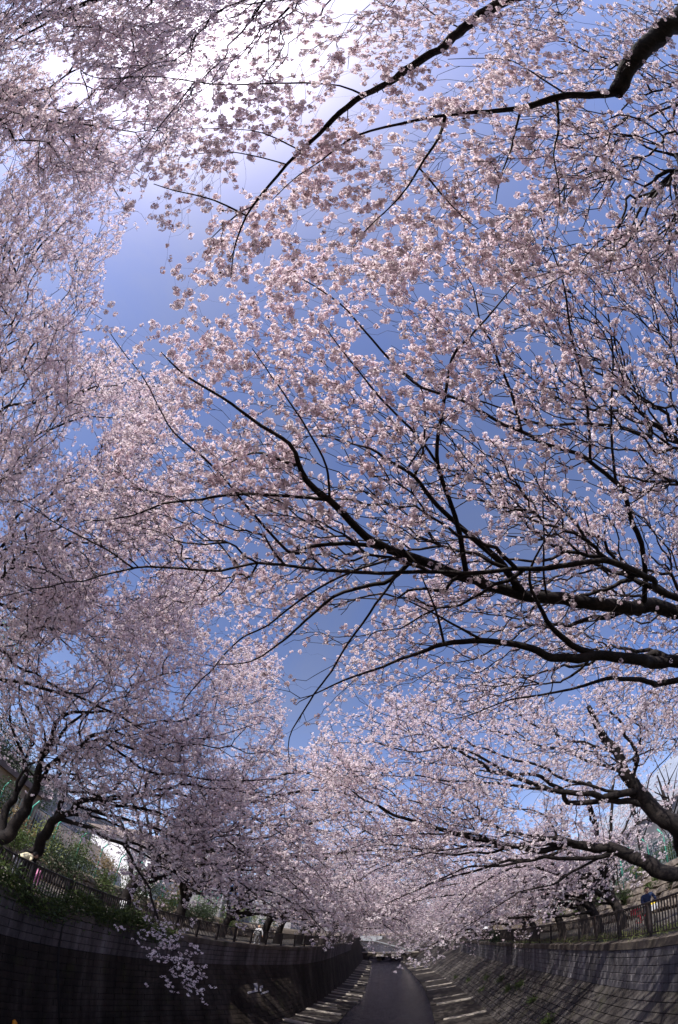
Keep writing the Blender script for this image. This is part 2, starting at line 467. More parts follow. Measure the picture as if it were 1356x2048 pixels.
apron('L', L_base, L_wat, [y for y in np.cumsum(np.random.default_rng(8).uniform(.9, 4.6, 38)) + 8 if y < 89], 'concrete apron with many close ribs below the dark damp wall')

# ------------------------------------------------------------------ weir with two outlets at the end of the reach
wr = thing('weir', 'low concrete weir with two round outlets crossing the canal at its far end', 'weir', (-2.2, YW, 0))
xl, xr = float(L_base(YW)) + 2.2, float(R_base(YW)) + 2.2
m = MB(); m.box((xl - 1, 0, -.6), (xr + 1, 1.4, 1.85)); m.build('face', 'apron', wr)
bevel(MB().box((xl - 1, -.18, 1.85), (xr + 1, 1.6, 2.12)).build('sill', 'apron_lip', wr), .04)
for xc in (-.75, 2.0):
    MB().tube([(xc, -.35, .62), (xc, -.02, .62)], [.50, .50], 16).build('outlet', 'bed', wr, True)
    o = MB().tube([(xc, -.45, .62), (xc, -.02, .62)], [.56, .56], 16, cap=False).build('collar', 'apron_lip', wr, True)
    MB().hexa([(xc - .75, -.9, 1.1), (xc + .75, -.9, 1.1), (xc + .55, -.02, 1.1), (xc - .55, -.02, 1.1), (xc - .75, -.9, 1.16), (xc + .75, -.9, 1.16), (xc + .55, -.02, 1.75), (xc - .55, -.02, 1.75)]).build('hood', 'apron_lip', wr)

# ------------------------------------------------------------------ railings
def railing(side, top, y0, ypart, yend, spacing, H, label, per=14):
    s = 1 if side == 'R' else -1
    f = thing('railing', label, 'railing', (float(top(y0)) + s * .2, y0, LEVEL[top][0])); O = np.array(f.location)
    X = lambda y: float(top(y)) + s * .20 - O[0]
    post = MB().box((-.045, -.045, 0), (.045, .045, H + .02)).mesh('post'); post.materials.append(MAT['railing'])
    bal = MB().box((-.012, -.021, .16), (.012, .021, H - .03)).mesh('baluster'); bal.materials.append(MAT['railing'])
    rest = MB(); y = y0; pl = spacing * per; cnt = 0
    while y < yend:
        xa, xb = X(y), X(y + pl); ang = math.atan2(xb - xa, pl)
        near = y < ypart
        if near:
            o = link('post', post, None, f); o.location = (xa, y - O[1], 0); o.rotation_euler.z = -ang
        else: rest.box((xa - .045, y - O[1] - .045, 0), (xa + .045, y - O[1] + .045, H + .02))
        for z0, z1, wd in ((H - .05, H + .012, .035), (.12, .165, .022)):
            q = MB().hexa([(xa - wd, y - O[1], z0), (xa + wd, y - O[1], z0), (xb + wd, y + pl - O[1], z0), (xb - wd, y + pl - O[1], z0),
                           (xa - wd, y - O[1], z1), (xa + wd, y - O[1], z1), (xb + wd, y + pl - O[1], z1), (xb - wd, y + pl - O[1], z1)])
            if near: q.build('rail', 'railing', f)
            else: rest.add(q.v, q.f)
        for k in range(1, per):
            t = k / per; p = (xa + (xb - xa) * t, y + pl * t - O[1], 0)
            if near and cnt < 260:
                o = link('baluster', bal, None, f); o.location = p; o.rotation_euler.z = -ang; cnt += 1
            else: rest.box((p[0] - .012, p[1] - .021, .16), (p[0] + .012, p[1] + .021, H - .03))
        y += pl
    if rest.v: rest.build('balusters', 'railing', f)['kind'] = 'stuff'
    return f
railing('R', R_top, 7.0, 32, 120, .160, 1.20, 'dark brown metal railing on the sunlit block wall')
railing('L', L_top, 5.0, 34, 120, .125, .95, 'dark brown metal railing behind the hanging plants on the damp wall')

# ------------------------------------------------------------------ blossom clusters (shared meshes, scattered by geometry nodes inside each crown)
def rand_unit(n, r=rng):
    v = r.normal(size=(n, 3)); return v / np.linalg.norm(v, axis=1)[:, None]

def frame(t, r=rng):
    a = np.cross(t, r.normal(size=t.shape)); a /= np.linalg.norm(a, axis=-1, keepdims=True) + 1e-9
    return a, np.cross(t, a)

def flower(V, F, MI, c, n, R, r, fine=True):
    """one open five-petalled flower at c facing n"""
    n = n / np.linalg.norm(n); a, b = frame(n[None], r); a, b = a[0], b[0]
    cup = r.uniform(0.05, 0.45); ph = r.uniform(0, 6.28)
    for k in range(5):
        th = ph + k * 2 * math.pi / 5 + r.uniform(-.1, .1)
        w = 0.56 + r.uniform(-.05, .08)
        d = a * math.cos(th) + b * math.sin(th); e = -a * math.sin(th) + b * math.cos(th)
        o = len(V); cu = cup + r.uniform(-.15, .15)
        P = [c + d * R * .10, c + d * R * .62 + e * R * w + n * R * cu * .55, c + d * R * .98 + e * R * .22 + n * R * cu,
             c + d * R * .98 - e * R * .22 + n * R * cu, c + d * R * .62 - e * R * w + n * R * cu * .55, c + d * R * .62 + n * R * cu * .30]
        V += P
        if fine:
            F += [(o, o + 1, o + 5), (o + 1, o + 2, o + 5), (o + 2, o + 3, o + 5), (o + 3, o + 4, o + 5), (o + 4, o, o + 5)]; MI += [0] * 5
        else:
            F += [(o, o + 1, o + 2), (o, o + 2, o + 3), (o, o + 3, o + 4)]; MI += [0] * 3
    o = len(V)
    V += [c + n * R * .22 + (a * math.cos(q) + b * math.sin(q)) * R * .17 for q in (0, 2.1, 4.2)]
    F.append((o, o + 1, o + 2)); MI.append(1)

def cluster_into(V, F, MI, c, axis, nf, R, rad, r, fine, spread=-0.25):
    """umbel: flowers facing outwards from a bud, on thin stalks"""
    k = 0; dirs = []
    tries = 0
    while k < nf and tries < 400:
        tries += 1
        d = rand_unit(1, r)[0]
        if d @ axis < spread: continue
        if dirs and max(d @ q for q in dirs) > 0.86 - tries * .002: pass
        dirs.append(d); k += 1
    for d in dirs:
        p = c + d * rad * r.uniform(.75, 1.08)
        flower(V, F, MI, p, d + rand_unit(1, r)[0] * .45, R * r.uniform(.85, 1.1), r, fine)
        if fine:
            a, b = frame(d[None], r); o = len(V); w = .0011
            V += [c + a[0] * w, c - a[0] * w, p - a[0] * w - d * .002, p + a[0] * w - d * .002]
            F += [(o, o + 1, o + 2), (o, o + 2, o + 3)]; MI += [1] * 2
    if fine and r.random() < .5:
        for q in range(2):
            d = rand_unit(1, r)[0]; a, b = frame(d[None], r); o = len(V)
            V += [c, c + d * .022 + a[0] * .006, c + d * .045, c + d * .022 - a[0] * .006]
            F += [(o, o + 1, o + 2), (o, o + 2, o + 3)]; MI += [2] * 2

SRC = []
def stick(V, F, MI, a, b, w):
    a, b = np.array(a, float), np.array(b, float); d = (b - a) / np.linalg.norm(b - a); u, v = frame(d[None], rb); o = len(V)
    for c, k in ((a, 1.0), (b, .6)):
        V += [c + (u[0] * math.cos(q) + v[0] * math.sin(q)) * w * k for q in (0, 2.094, 4.189)]
    for q in range(3):
        F.append((o + q, o + (q + 1) % 3, o + 3 + (q + 1) % 3)); F.append((o + q, o + 3 + (q + 1) % 3, o + 3 + q)); MI += [3, 3]
def src(name, V, F, MI):
    me = bpy.data.meshes.new(name); me.from_pydata([tuple(map(float, v)) for v in V], [], F)
    for k in ('petal', 'calyx', 'young_leaf', 'twig'): me.materials.append(MAT[k])
    me.polygons.foreach_set('material_index', MI); me.update()
    o = bpy.data.objects.new(name, me); SRC.append(o)       # kept out of the scene: only the scatter uses it
    return o

rb = np.random.default_rng(3)
NEAR_SRC, MID_SRC, FAR_SRC = [], [], []
Z = np.array([0, 0, 1.0])
for i in range(6):                      # a pompom of 11 to 18 flowers
    V, F, MI = [], [], []
    cluster_into(V, F, MI, np.zeros(3), Z, [16, 13, 18, 11, 15, 8][i], .0175, .036, rb, True, [-.4, -.1, -.9, -.2, -.5, 0][i])
    NEAR_SRC.append(src('blossom_cluster', V, F, MI))
for i in range(4):                      # a spur with three pompoms
    V, F, MI = [], [], []
    for q in range(3):
        cluster_into(V, F, MI, np.r_[rb.normal(0, .045, 2), (q - 1) * .085 + rb.normal(0, .02)], rand_unit(1, rb)[0], 10, .0180, .036, rb, False, -.6)
    stick(V, F, MI, (0, 0, -.17), (.02, .01, .16), .0038)
    MID_SRC.append(src('blossom_spur', V, F, MI))
for i in range(4):                      # a spray half a metre long, for trees far down the canal
    V, F, MI = [], [], []
    for q in range(9):
        cluster_into(V, F, MI, np.array([(q - 4) * .065 + rb.normal(0, .03), rb.normal(0, .07), rb.normal(0, .045)]), rand_unit(1, rb)[0], 6, .026, .04, rb, False, -.9)
    stick(V, F, MI, (-.34, 0, 0), (.33, .02, .03), .007)
    stick(V, F, MI, (-.1, 0, 0), (.1, .16, .05), .005)
    FAR_SRC.append(src('blossom_spray', V, F, MI))

def scatter_group(name, sources):
    ng = bpy.data.node_groups.new(name, 'GeometryNodeTree')
    ng.interface.new_socket('Geometry', in_out='INPUT', socket_type='NodeSocketGeometry')
    ng.interface.new_socket('Geometry', in_out='OUTPUT', socket_type='NodeSocketGeometry')
    gi = ng.nodes.new('NodeGroupInput'); go = ng.nodes.new('NodeGroupOutput')
    jn = ng.nodes.new('GeometryNodeJoinGeometry')
    for s in sources:
        oi = ng.nodes.new('GeometryNodeObjectInfo'); oi.inputs['Object'].default_value = s; oi.inputs['As Instance'].default_value = False
        gt = ng.nodes.new('GeometryNodeGeometryToInstance')
        ng.links.new(oi.outputs['Geometry'], gt.inputs[0]); ng.links.new(gt.outputs[0], jn.inputs[0])
    def attr(nm, ty):
        a = ng.nodes.new('GeometryNodeInputNamedAttribute'); a.data_type = ty; a.inputs['Name'].default_value = nm
        return a.outputs['Attribute']
    ip = ng.nodes.new('GeometryNodeInstanceOnPoints')
    ng.links.new(gi.outputs[0], ip.inputs['Points']); ng.links.new(jn.outputs[0], ip.inputs['Instance'])
    ip.inputs['Pick Instance'].default_value = True
    ng.links.new(attr('pick', 'INT'), ip.inputs['Instance Index'])
    er = ng.nodes.new('FunctionNodeEulerToRotation'); ng.links.new(attr('rot', 'FLOAT_VECTOR'), er.inputs[0]); ng.links.new(er.outputs[0], ip.inputs['Rotation'])
    cx = ng.nodes.new('ShaderNodeCombineXYZ'); sc = attr('size', 'FLOAT')
    for k in range(3): ng.links.new(sc, cx.inputs[k])
    ng.links.new(cx.outputs[0], ip.inputs['Scale'])
    ng.links.new(ip.outputs[0], go.inputs[0])
    return ng
SCATTER = {'near': (scatter_group('near_blossom', NEAR_SRC), len(NEAR_SRC)), 'mid': (scatter_group('mid_blossom', MID_SRC), len(MID_SRC)),
           'far': (scatter_group('far_blossom', FAR_SRC), len(FAR_SRC))}

def points_mesh(name, P, nsrc, size=(0.85, 1.2), r=rng, flat=False):
    n = len(P)
    me = bpy.data.meshes.new(name); me.vertices.add(n); me.vertices.foreach_set('co', np.asarray(P, np.float32).ravel())
    rot = r.uniform(0, 2 * math.pi, (n, 3))
    if flat: rot[:, :2] = r.normal(0, .35, (n, 2))
    me.attributes.new('rot', 'FLOAT_VECTOR', 'POINT').data.foreach_set('vector', rot.astype(np.float32).ravel())
    me.attributes.new('size', 'FLOAT', 'POINT').data.foreach_set('value', (size[0] + (size[1] - size[0]) * r.beta(1.6, 2.0, n) * 1.25).astype(np.float32))
    me.attributes.new('pick', 'INT', 'POINT').data.foreach_set('value', r.integers(0, nsrc, n).astype(np.int32))
    me.update()
    return me

def blossom_object(me, level, parent):
    o = link('blossom', me, None, parent)
    m = o.modifiers.new('scatter', 'NODES'); m.node_group = SCATTER[level][0]
    o['kind'] = 'stuff'
    return o

# ------------------------------------------------------------------ branching: limbs first, then twigs grown towards points in the crown
class Skel:
    def __init__(s): s.P = []; s.par = []; s.r = []; s.plen = []; s.limb = []; s.dep = []
    def add(s, p, par, r=0.0, limb=-1):
        p = np.asarray(p, float)
        s.P.append(p); s.par.append(par); s.r.append(r); s.limb.append(limb)
        s.plen.append(0.0 if par < 0 else s.plen[par] + float(np.linalg.norm(p - s.P[par])))
        return len(s.P) - 1
    def path(s, pts, radii, par=-1, limb=-1):
        """pts: list of 3-D points (dense), the first one is the parent when par >= 0"""
        ids = []
        for p, r in zip(pts, radii):
            par = s.add(p, par, r, limb); ids.append(par)
        return ids

def catmull(P, step):
    P = np.asarray(P, float)
    Q = np.vstack([2 * P[0] - P[1], P, 2 * P[-1] - P[-2]])
    out = []; us = []
    for i in range(1, len(Q) - 2):
        n = max(2, int(np.linalg.norm(Q[i + 1] - Q[i]) / step) + 1)
        t = np.linspace(0, 1, n, endpoint=False)[:, None]
        a, b, c, d = Q[i - 1:i + 3]
        out.append(.5 * ((2 * b) + (c - a) * t + (2 * a - 5 * b + 4 * c - d) * t ** 2 + (3 * b - a - 3 * c + d) * t ** 3)); us.append(i - 1 + t[:, 0])
    out.append(P[-1:]); us.append(np.array([len(P) - 1.0]))
    return np.vstack(out), np.concatenate(us)

def grow(sk, A, bf=0.35, step=0.16, r=rng, sag=0.05, wob=0.10, minlen=0.0):
    """join every point of A to the skeleton: nearest by link length plus a share of the way from the root, forward angles preferred. Returns node ids of A's points."""
    A = np.asarray(A, float); n = len(A)
    best = np.full(n, 1e9); bj = np.zeros(n, int)
    def update(ids):
        nonlocal best, bj
        P = np.array([sk.P[i] for i in ids]); L = np.array([sk.plen[i] for i in ids])
        T = np.array([sk.P[i] - sk.P[sk.par[i]] if sk.par[i] >= 0 else (0, 0, 1.0) for i in ids]); T /= np.linalg.norm(T, axis=1)[:, None] + 1e-9
        for c in range(0, len(ids), 64):
            D = A[:, None] - P[None, c:c + 64]; d = np.sqrt((D ** 2).sum(2))
            cs = (D * T[None, c:c + 64]).sum(2) / (d + 1e-9)
            cost = d * (1.0 + 0.45 * (1 - cs)) + bf * L[None, c:c + 64]
            k = cost.argmin(1); m = cost[np.arange(n), k]
            w = m < best
            best[w] = m[w]; bj[w] = np.asarray(ids)[c + k[w]]
    update(list(range(len(sk.P))))
    done = np.zeros(n, bool); out = np.zeros(n, int)
    for it in range(n):
        k = int(np.argmin(np.where(done, 1e9, best)))
        j = int(bj[k]); a = sk.P[j]; b = A[k]; L = float(np.linalg.norm(b - a))
        m = max(1, int(L / step))
        off = r.normal(size=3) * wob * L; t0 = a - sk.P[sk.par[j]] if sk.par[j] >= 0 else np.array([0, 0, 1.0])
        t0 = t0 / (np.linalg.norm(t0) + 1e-9) * L * .25
        par = j; new = []
        for q in range(1, m + 1):
            t = q / m; w = 4 * t * (1 - t)
            p = a + (b - a) * t + (off * .6 + t0 * (1 - t) - np.array([0, 0, sag * L])) * w * .6 + (r.normal(size=3) * .018 if q < m else 0)
            par = sk.add(p, par); new.append(par)
        out[k] = par; done[k] = True
        update(new)
    return out

def radii(sk, tip=0.0022, ex=2.25, limb_keep=True):
    n = len(sk.P); acc = np.zeros(n); r = np.zeros(n); par = np.array(sk.par); base = np.array(sk.r)
    kids = np.zeros(n, int); main = np.full(n, -1)
    for i in range(n - 1, -1, -1):
        v = acc[i] ** (1 / ex) if acc[i] > 0 else tip
        r[i] = base[i] if base[i] > 0 else v
        p = par[i]
        if p >= 0: acc[p] += max(v, 0.0) ** ex
    for i in range(n - 1, -1, -1):
        p = par[i]
        if p >= 0:
            if main[p] < 0 or (sk.limb[i] >= 0 and sk.limb[i] == sk.limb[p]) or (not (sk.limb[main[p]] >= 0 and sk.limb[main[p]] == sk.limb[p]) and r[i] > r[main[p]]): main[p] = i
    for i in range(n):                 # never thicker than the limb it leaves
        p = par[i]
        if p >= 0 and base[i] == 0: r[i] = min(r[i], r[p] * .92)
    return r, main

def thin_mesh(name, sk, r, main, sel, sides=4):
    """tubes for all thin links at once"""
    P = np.array(sk.P); par = np.array(sk.par); c = np.where(sel)[0]; p = par[c]
    E = P[c] - P[p]; L = np.linalg.norm(E, axis=1); ok = L > 1e-5; c, p, E, L = c[ok], p[ok], E[ok], L[ok]
    T = E / L[:, None]
    tn = np.zeros_like(P); np.add.at(tn, c, T); mk = main[c] >= 0
    nxt = P[main[c[mk]]] - P[c[mk]]; tn[c[mk]] += nxt / (np.linalg.norm(nxt, axis=1)[:, None] + 1e-9)
    tn /= np.linalg.norm(tn, axis=1)[:, None] + 1e-9
    cont = (main[p] == c) & (np.linalg.norm(tn[p], axis=1) > .5)
    T0 = np.where(cont[:, None], tn[p], T); T1 = tn[c]
    r0 = np.where(main[p] == c, r[p], r[c]); r0 = np.minimum(r0, r[c] * 1.6); r1 = r[c]
    ref = np.array([.31, .52, .80])
    def ring(C, T, rad):
        a = np.cross(T, ref); a /= np.linalg.norm(a, axis=1)[:, None] + 1e-9; b = np.cross(T, a)
        th = np.arange(sides) * 2 * np.pi / sides
        return C[:, None] + (a[:, None] * np.cos(th)[None, :, None] + b[:, None] * np.sin(th)[None, :, None]) * rad[:, None, None]
    V = np.concatenate([ring(P[p], T0, r0), ring(P[c], T1, r1)], 1)
    n = len(c); k = np.arange(sides); k2 = (k + 1) % sides
    f = np.stack([k, k2, k2 + sides, k + sides], 1)
    F = (f[None] + (np.arange(n) * 2 * sides)[:, None, None]).reshape(-1, 4)
    return mesh_np(name, V.reshape(-1, 3), F, True)

def chains(sk, r, main, sel):
    """chains of thick nodes, each from its branching point outwards"""
    out = []
    par = sk.par
    for i in range(len(sk.P)):
        if not sel[i]: continue
        p = par[i]
        if p >= 0 and sel[p] and main[p] == i: continue
        ch = [i]
        while main[ch[-1]] >= 0 and sel[main[ch[-1]]]: ch.append(main[ch[-1]])
        out.append((p, ch))
    return out

def chain_tube(mb, sk, r, p, ch, n=10):
    pts = [sk.P[i] for i in ch]; rr = [r[i] for i in ch]
    if p >= 0: pts = [sk.P[p]] + pts; rr = [min(rr[0] * 1.12, r[p])] + rr
    if len(pts) < 2: return
    mb.tube(pts, rr, n)

def fork_spurs(sk, ids, r, n):
    pass

def finish_tree(name, label, group, sk, tips, level, dens, base, thick=0.022, size=(0.85, 1.2), split_limbs=True, extra=0.5, r=rng, bare=0.12, tip=0.0022, ex=2.25, keepout=None, flat=False, twig_sides=4):
    """meshes of one tree: trunk, limbs, twigs, blossom"""
    root = thing(name, label, 'cherry tree', base, 0, group)
    rad, main = radii(sk, tip, ex)
    B = np.array(base); 
    P = np.array(sk.P) - B; sk2 = sk; sk2.P = list(P)
    sel = rad > thick
    trunk_done = False
    if split_limbs:
        for p, ch in chains(sk2, rad, main, sel):
            if len(ch) < 2 and p < 0: continue
            mb = MB(); chain_tube(mb, sk2, rad, p, ch, 12 if rad[ch[0]] > .08 else 8)
            if mb.v: mb.build('trunk' if not trunk_done else 'limb', 'bark', root, True)
            trunk_done = True
    else:
        mb = MB()
        for p, ch in chains(sk2, rad, main, sel): chain_tube(mb, sk2, rad, p, ch, 7)
        mb.build('trunk', 'bark', root, True)
    par = np.array(sk.par); thin = (~sel) & (par >= 0)
    tw = link('twigs', thin_mesh('twigs', sk2, rad, main, thin, twig_sides), 'twig', root); tw['kind'] = 'stuff'
    # blossom at twig tips and on the thin wood behind them
    tp = P[tips]; tp = tp[r.random(len(tp)) > bare]
    cand = np.where(thin & (rad < (.009 if level == 'near' else .012)))[0]; cand = cand[r.random(len(cand)) < extra]
    q = P[cand] + r.normal(0, .035 if level == 'near' else .06, (len(cand), 3))
    pts = np.vstack([tp, q])
    if level == 'near':                       # blossom sits off the big wood
        big = P[rad > .022]
        for c in range(0, len(pts), 400):
            d2 = ((pts[c:c + 400, None] - big[None]) ** 2).sum(2).min(1); far_ = d2 > .11 ** 2
            pts[c:c + 400][~far_] = np.nan
        pts = pts[np.isfinite(pts[:, 0])]
    if keepout is not None: pts = pts[~keepout(pts + B)]
    me = points_mesh('blossom', pts, SCATTER[level][1], size, r, flat)
    blossom_object(me, level, root)
    return root, me

# ------------------------------------------------------------------ the near trees: limbs read off the photograph
def inpoly(p, poly):
    x, y = p[:, 0], p[:, 1]; poly = np.asarray(poly, float); inside = np.zeros(len(p), bool)
    j = len(poly) - 1
    for i in range(len(poly)):
        xi, yi = poly[i]; xj, yj = poly[j]
        c = ((yi > y) != (yj > y)) & (x < (xj - xi) * (y - yi) / (yj - yi + 1e-12) + xi)
        inside ^= c; j = i
    return inside

SKY_GAPS = [([(262, 462), (330, 455), (318, 520), (345, 590), (335, 635), (262, 636), (228, 640), (196, 600), (205, 535)], 0.0),
            ([(385, 1215), (465, 1190), (480, 1240), (430, 1290), (395, 1260)], 0.25),
            ([(600, 1240), (700, 1215), (690, 1290), (640, 1370), (560, 1330), (545, 1300)], 0.22),
            ([(560, 1335), (655, 1350), (635, 1450), (600, 1520), (570, 1500), (575, 1430)], 0.03),
            ([(650, 1180), (740, 1180), (740, 1280), (650, 1280)], 0.35),
            ([(400, 20), (700, 0), (560, 60), (500, 120), (420, 130)], 0.7),
            ([(380, 180), (480, 180), (440, 240), (330, 240)], 0.7),
            ([(800, 250), (960, 240), (900, 310), (800, 300)], 0.6),
            ([(290, 455), (380, 470), (420, 560), (350, 600)], 0.35),
            ([(640, 560), (760, 540), (800, 640), (700, 660)], 0.5)]

def sample_px(poly, n, r=rng, gaps=True):
    poly = np.asarray(poly, float); lo, hi = poly.min(0), poly.max(0); out = []
    while sum(map(len, out)) < n:
        p = r.uniform(lo, hi, (n * 3, 2)); p = p[inpoly(p, poly)]; p = p + r.normal(0, 24, p.shape)
        f = np.sin(p[:, 0] / 41 + 2.1 * np.sin(p[:, 1] / 67)) + np.sin(p[:, 1] / 37 + 1.7 * np.sin(p[:, 0] / 71 + 1)) + .7 * np.sin((p[:, 0] + p[:, 1]) / 29)
        p = p[r.random(len(p)) < .66 + .26 * f]            # clumps and thin places
        if gaps:
            for g, keep in SKY_GAPS: p = p[~(inpoly(p, g) & (r.random(len(p)) > keep))]
        out.append(p)
    return np.vstack(out)[:n]

def at_height(px, h, dmin=2.6, dmax=8.5):
    d = ray(px); t = np.clip(np.asarray(h) / np.maximum(d[:, 2], .05), dmin, dmax)
    return CAM + d * t[:, None]

def traced(sk, limbs, start_node, step=0.12, r=rng):
    """limbs: name, parent, width px at start / end, (a, b) heights or depths, pixel points"""
    ends = {}
    for li, (nm, par, w0, w1, mode, a, b, px) in enumerate(limbs):
        px = np.asarray(px, float); t = np.linspace(0, 1, len(px))
        hh = a + (b - a) * t
        if par in ends:
            ids = ends[par]; pp = proj(np.array([sk.P[i] for i in ids]))
            k = ids[int(np.argmin(((pp - px[0]) ** 2).sum(1)))]
            d0 = np.linalg.norm(sk.P[k] - CAM)
        else: k = start_node; d0 = None
        D = ray(px)
        dep = hh / np.maximum(D[:, 2], .05) if mode == 'h' else hh
        dep = np.clip(dep, 2.4, 30 if mode == 'd' else 8.0)
        if d0 is not None: dep = dep + (d0 - dep[0]) * np.clip(1 - t * 1.2, 0, 1)
        pts = CAM + D * dep[:, None]
        w1 = min(w1, 2.4) if nm != 'a' or len(px) > 8 else w1; w = w1 + (w0 - w1) * (1 - t) ** 1.05
        rad = w / 2 / F_PX * dep * (.76 if mode == 'h' else .70)
        if d0 is not None:
            pts[0] = sk.P[k]
        else:
            pts = np.vstack([sk.P[k], pts]); rad = np.r_[min(sk.r[k], rad[0] * 1.25), rad]
        S, u = catmull(pts, step)
        rr = np.interp(u, np.arange(len(rad)), rad)
        S[1:-1] += r.normal(0, 1, (len(S) - 2, 3)) * np.minimum(rr[1:-1] * .10, .012)[:, None]
        kn = np.cumsum(np.linalg.norm(np.diff(S, axis=0, prepend=S[:1]), axis=1)); kk = np.arange(0, kn[-1] + .6, .45)      # kinks every half metre
        kd = r.normal(0, .022 if mode == 'h' else .05, (len(kk), 3)); kd[0] = 0
        S[1:] += np.stack([np.interp(kn[1:], kk, kd[:, c]) for c in range(3)], 1)
        ends[nm] = [k] + sk.path(S[1:], rr[1:], k, limb=li)
    return ends

def trunk(sk, pts, radii_, step=.25):
    S, u = catmull(pts, step); rr = np.interp(u, np.arange(len(radii_)), radii_)
    return sk.path(S, rr, -1, limb=999)[-1]

# --- tree whose limbs cross the upper half of the picture, trunk behind on the right bank
LIMBS_BEHIND = [
 ('a', None, 56, 34, 'h', 3.3, 3.1, [(1450, -75), (1400, -5), (1356, 42), (1313, 68), (1278, 110), (1248, 165), (1233, 186)]),
 ('b', 'a', 24, 8, 'h', 3.1, 3.1, [(1236, 183), (1203, 187), (1128, 187), (1078, 205), (1038, 215), (968, 222), (893, 232), (808, 250), (728, 270), (678, 290), (590, 345), (540, 395)]),
 ('c', None, 31, 5, 'h', 3.5, 2.9, [(1190, -90), (1090, -45), (1013, 0), (958, 37), (913, 65), (878, 102), (813, 135), (778, 160), (728, 190), (678, 225), (645, 255), (600, 300), (575, 325), (525, 390), (495, 435), (475, 490), (468, 530), (465, 570)]),
 ('d', 'c', 8, 3, 'h', 3.3, 3.2, [(718, 187), (678, 172), (580, 166), (480, 165), (410, 162), (340, 155), (270, 152), (205, 150), (168, 134)]),
 ('e', 'b', 10, 3, 'h', 3.1, 2.9, [(893, 235), (878, 275), (848, 320), (808, 370), (763, 415), (723, 465), (703, 500)]),
 ('f', 'e', 6, 2.5, 'h', 3.1, 3.0, [(843, 332), (878, 385), (918, 430), (950, 452)]),
 ('g', 'b', 9, 4, 'h', 3.1, 3.4, [(1123, 186), (1078, 155), (1038, 130), (998, 118), (890, 120)]),
 ('i', 'b', 8, 3, 'h', 3.1, 3.3, [(1048, 214), (1028, 255), (1003, 340), (996, 412)]),
 ('j', 'b', 8, 3, 'h', 3.1, 3.0, [(1120, 190), (1118, 270), (1105, 310), (1120, 420)]),
 ('k', None, 14, 4, 'h', 3.9, 3.4, [(1356, 345), (1323, 365), (1288, 395), (1268, 420), (1248, 465), (1190, 500)]),
 ('l', None, 7, 3, 'h', 4.2, 3.8, [(1356, 205), (1253, 245), (1178, 270), (1050, 283)]),
 ('m', None, 7, 4, 'h', 4.0, 3.9, [(1356, 172), (1278, 145), (1178, 105), (1118, 75), (1058, 57), (978, 47)]),
 ('n', 'd', 5, 2.5, 'h', 3.2, 3.0, [(398, 164), (350, 215), (310, 265), (282, 310)]),
 ('o', 'c', 6, 2.5, 'h', 3.0, 2.9, [(500, 428), (430, 405), (350, 387), (300, 370)]),
 ('p', 'c', 5, 2.5, 'h', 3.1, 3.0, [(598, 292), (525, 270), (450, 262), (360, 259)]),
 ('q', 'c', 5, 2.5, 'h', 3.1, 3.1, [(570, 328), (500, 315), (420, 308), (350, 303)]),
 ('r', 'c', 8, 3, 'h', 3.5, 3.6, [(925, 60), (870, 30), (830, 0)]),
 ('s', None, 7, 3, 'h', 3.4, 3.3, [(640, -60), (600, 0), (550, 50), (530, 90), (527, 130)]),
]
